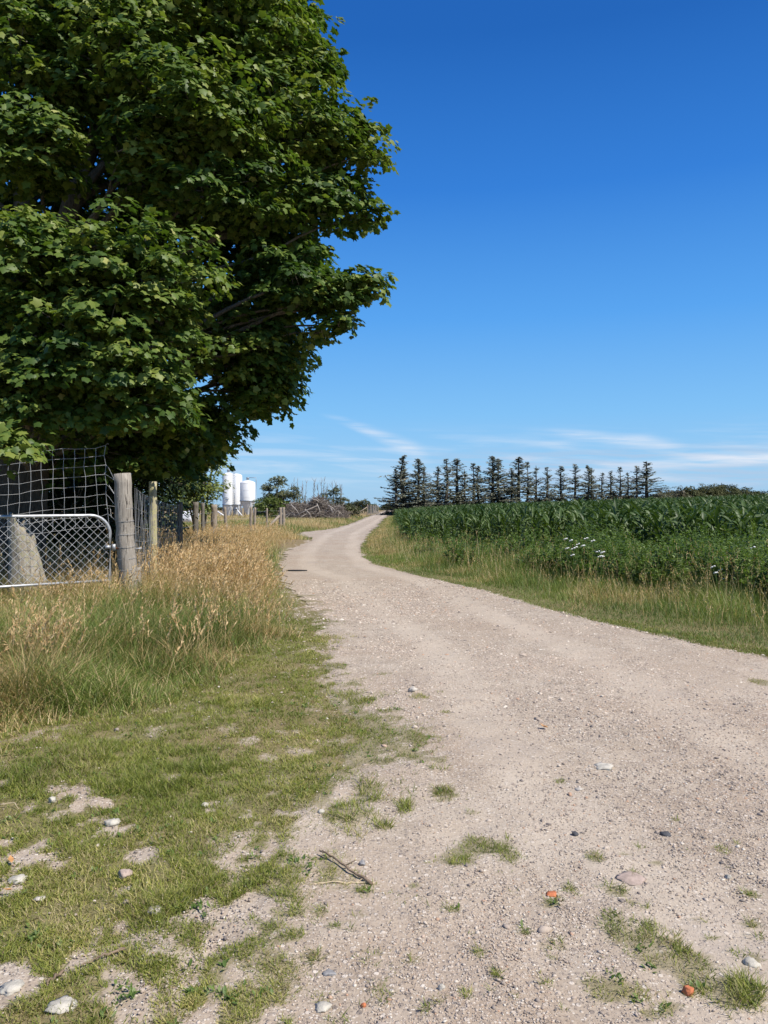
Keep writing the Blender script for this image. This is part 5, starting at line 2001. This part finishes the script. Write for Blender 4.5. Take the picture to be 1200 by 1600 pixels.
# ------------------------------------------------------------------ conifer row
def spruce_mesh(seed, H, Rm, sparse, bare, fork=False, twin=False):
    r_ = np.random.default_rng(seed)
    tr, cr = MB(), MB()
    bend = r_.standard_normal(2) * .02 * H

    def axis(f):
        return np.array([bend[0] * math.sin(f * 2.5), bend[1] * math.sin(f * 2.5), f * H])
    pts = np.array([axis(f) for f in np.linspace(0, 1, 14)])
    tube(tr, pts, np.linspace(.20, .025, 14), 7)
    tv = np.array([[0, 0, 0], [.5, .25, -.12], [.35, .9, -.3], [-.1, 1.0, -.15], [-.5, .4, -.2]])
    tt = np.array([[0, 1, 4], [1, 2, 4], [2, 3, 4]])
    P0, R0, S0, C0 = [], [], [], []
    nb = int(132 * (1 - .30 * sparse))
    clus = r_.random(16)
    for k in range(nb):
        f = bare + (1 - bare) * (k + r_.random()) / nb
        gap = clus[int(f * 15.9)]
        if r_.random() < (.25 + sparse * .45) * (gap > .5):
            continue
        L = 1.5 * Rm * (1 - f) ** .9 * (.5 + .6 * r_.random()) * (.75 if f < bare + .1 else 1) + .12
        if r_.random() < .14:
            L *= 1.3
        az = r_.random() * 6.283
        el = -.30 + .80 * f + r_.standard_normal() * .14
        d = np.array([math.cos(az) * math.cos(el), math.sin(az) * math.cos(el), math.sin(el)])
        b = axis(f)
        n = max(4, int(L / .085))
        t = np.linspace(.2 if f < .6 else .05, 1, n)
        pp = b + np.outer(t * L, d) + np.outer(.2 * L * t ** 2, [0, 0, 1.0])
        tube(tr, np.array([b, b + d * L * .55 + [0, 0, .06 * L], pp[-1]]), [.03, .02, .008], 3, cap=False)
        for rep in range(2):
            P0.append(pp + r_.standard_normal(pp.shape) * [.045, .045, .05])
            yaw = az - math.pi / 2 + r_.standard_normal(n) * .8
            R0.append(rotz(yaw) @ rotx(-.15 + r_.standard_normal(n) * .28) @ roty(r_.standard_normal(n) * .5))
            S0.append((.125 + .11 * r_.random(n)) * (1.15 - .35 * t))
            C0.append(np.clip(.5 + .22 * r_.standard_normal() + .1 * r_.standard_normal(n), 0, 1))
    cr.stamp(tv, None, tt, np.concatenate(P0), np.concatenate(R0), np.concatenate(S0), rnd=np.concatenate(C0))
    # leader
    tipn = 16
    z = np.linspace(.90, 1.01, tipn)
    cr.stamp(tv, None, tt, np.array([axis(q) for q in z]), rotz(r_.random(tipn) * 6.28) @ rotx(.9 + .3 * r_.random(tipn)), .13 * (1.3 - (z - .9) * 7), rnd=.5)
    if fork:
        a = axis(.72)
        e = a + np.array([-1.1, .2, .16 * H])
        tube(tr, bez(a, a + [-.7, .1, .02 * H], e - [0, 0, .06 * H], e, 6), np.linspace(.08, .02, 6), 5)
        m = 34
        q = r_.random(m)[:, None]
        cr.stamp(tv, None, tt, a + (e - a) * q + r_.standard_normal((m, 3)) * .3, rotz(r_.random(m) * 6.28) @ rotx(r_.standard_normal(m) * .5), .34 + 0 * q[:, 0], rnd=.45)
    return tr, cr


SPRUCES = [  # x px, top px, shape, scale across, label
    (618, 733, 'fork', 1.0, 'fork-topped spruce standing alone at the road end of the conifer row'),
    (630, 729, 'mid', .8, 'narrow spruce squeezed between the fork-topped one and the tallest of the first clump'),
    (640, 712, 'full', 1.05, 'tallest spruce in the first clump next to the fork-topped one'),
    (652, 717, 'full', .95, 'tall dense spruce just beyond the tallest one of the first clump'),
    (664, 728, 'sparse', 1.0, 'thin lopsided spruce last of the first clump before the gap'),
    (686, 729, 'sparse', .9, 'see-through spruce just after the first gap in the row'),
    (694, 717, 'full', 1.0, 'tall spruce with a slim pointed leader after the first gap'),
    (716, 717, 'wide', 1.15, 'broad-topped spruce, widest in the row before the bare pole-like one'),
    (725, 733, 'sparse', .8, 'small spindly spruce hard against the broad-topped one'),
    (738, 724, 'bare', .85, 'spruce with a long bare trunk and small top'),
    (752, 728, 'full', .85, 'medium spruce between the bare-trunked one and a tall pointed one'),
    (768, 713, 'full', 1.05, 'tall pointed spruce at the centre of the second clump'),
    (783, 717, 'wide', .95, 'bushy spruce with orange-tinged branches beside the tall pointed one'),
    (798, 731, 'sparse', .9, 'thin pale spruce filling the space before a broad dark crown'),
    (809, 715, 'wide', 1.15, 'big broad-crowned spruce leaning over its thin neighbours'),
    (823, 722, 'bare', .75, 'nearly bare grey spruce with a scrawny tip'),
    (837, 728, 'sparse', .9, 'slim airy spruce between the bare grey one and a dense dark one'),
    (852, 730, 'full', 1.0, 'dense dark spruce standing clear on both sides'),
    (879, 728, 'full', 1.05, 'full pyramid-shaped spruce right after the widest gap'),
    (898, 725, 'sparse', .95, 'tall airy spruce beside the pyramid-shaped one'),
    (915, 727, 'full', .9, 'dense narrow spruce in the middle of the third clump'),
    (925, 731, 'sparse', .85, 'thin spruce pressed behind the dense narrow one'),
    (943, 738, 'mid', .95, 'brownish short spruce, lowest top in the row'),
    (955, 736, 'mid', 1.0, 'brownish rounded spruce beside the lowest one'),
    (968, 730, 'bare', .9, 'spruce with a bent hooked tip'),
    (979, 738, 'mid', .9, 'short spruce between the hooked-tip one and the last tall pair'),
    (995, 728, 'sparse', 1.0, 'tall lacy spruce next to the last one of the row'),
    (1011, 721, 'big', 1.25, 'big green spruce closing the far end of the row by the maize'),
]


def spruce_row():
    shapes = {
        'fork': spruce_mesh(1, 10, 1.5, .45, .03, fork=True), 'mid': spruce_mesh(2, 10, 1.35, .4, .14), 'full': spruce_mesh(3, 10, 1.55, .30, .09),
        'sparse': spruce_mesh(4, 10, 1.45, .85, .14), 'wide': spruce_mesh(5, 10, 1.7, .45, .13), 'bare': spruce_mesh(6, 10, 1.3, 1.0, .32), 'big': spruce_mesh(7, 10, 1.7, .15, .02),
        'full2': spruce_mesh(8, 10, 1.6, .35, .12), 'sparse2': spruce_mesh(9, 10, 1.5, .75, .18), 'mid2': spruce_mesh(10, 10, 1.5, .55, .1), 'full3': spruce_mesh(11, 10, 1.5, .4, .06),
    }
    cyc = {'full': ['full', 'full2', 'full3'], 'sparse': ['sparse', 'sparse2'], 'mid': ['mid', 'mid2']}
    cnt, done = {}, {}
    for k, (x, top, sh, wx, lab) in enumerate(SPRUCES):
        f = (x - 612) / 400
        D = 152 + 66 * f + rng.standard_normal() * 1.0
        c = P(x, top, D)
        z0 = float(hgt(c[0], D)) - .1
        e = empty('spruce_tree', (c[0], D, z0), rng.random() * 6.28 if sh not in ('fork', 'bare') else 0)
        s = (c[2] - z0) / 10.0
        e.scale = (s * wx * 2.15, s * wx * 2.15, s)
        opts = cyc.get(sh, [sh])
        key = opts[cnt.get(sh, 0) % len(opts)]
        cnt[sh] = cnt.get(sh, 0) + 1
        if key not in done:
            tr, cr = shapes[key]
            a, b = tr.build('trunk', M_SPRUCE_BARK, e), cr.build('crown', M_SPRUCE, e)
            done[key] = (a, b)
        else:
            for src in done[key]:
                q = src.copy()
                COL.objects.link(q)
                q.parent = e
        tag(e, lab, 'tree', 'conifers in the row beyond the maize')


spruce_row()


def scrub(name, label, cat, pts, mat, size, leaves, padR):
    """many low leafy mounds as one mass: (x, y, z, rx, ry, rz, pads)"""
    mb = MB()
    for x, y, z, rx, ry, rz, n in pts:
        crown_pads(mb, None, np.array([x, y, z]), np.array([rx, ry, rz]), n, size, OVAL_V, OVAL_T, leaves=leaves, padR=padR, fill=.15, lowcut=-.3, tone=.3 + .5 * rng.random())
    tag(mb.build(name, mat), label, cat, kind='stuff')


pts = []
for k in range(120):
    f = rng.random() * 1.18 - .02
    D = 150 + 66 * f + 2 + rng.random() * 6
    x = P(612 + 400 * f, 0, D)[0]
    hh = (1.3 + 1.5 * rng.random()) * (1 + .5 * f) * (.35 + .65 * float(sstep(.0, .12, f)))
    pts.append((x, D, float(hgt(x, D)) + hh * .35, 1.3 + rng.random(), 1.2, hh, 12))
M_SCRUB = leaf_mat('brown_scrub_leaf', [(0, (.045, .042, .024)), (.5, (.085, .075, .04)), (1, (.14, .115, .06))], trans=.1)
scrub('undergrowth', 'brownish scrub along the feet of the conifer row', 'undergrowth', pts, M_SCRUB, .38, 16, .6)

pts = []
for x, y, rx in ((1055, 768, 30), (1080, 762, 24), (1105, 761, 22), (1045, 772, 26), (1135, 759, 24), (1122, 758, 16), (1160, 764, 26), (1190, 768, 30), (1030, 776, 24), (1095, 772, 30), (1140, 772, 34), (1185, 774, 34), (1215, 770, 30), (1260, 770, 40), (1320, 768, 40), (1240, 776, 40)):
    D = 330 + 60 * rng.random()
    p = P(x, y, D)
    z0 = float(hgt(p[0], D))
    top = p[2]
    r = rx / FPX * D
    pts.append((p[0], D, z0 + (top - z0) * .3, r, r * .8, (top - z0) * .7, 100))
scrub('distant_wood', 'low rounded olive woodland on the horizon beyond the maize', 'wood', pts, M_FARWOOD, .75, 44, 2.0)

pts = []
for k in range(46):
    x = -70 + 130 * rng.random() if k < 30 else -160 + 150 * rng.random()
    D = 420 + 60 * rng.random()
    px = 600 + x / D * FPX
    hh = 2.2 + 2.2 * rng.random()
    pts.append((x, D, hh * .3, 7, 4, hh * .8, 26))
scrub('distant_hedge', 'dark hedge line on the horizon where the road ends', 'hedge', pts, M_FARWOOD, 1.1, 14, 1.5)
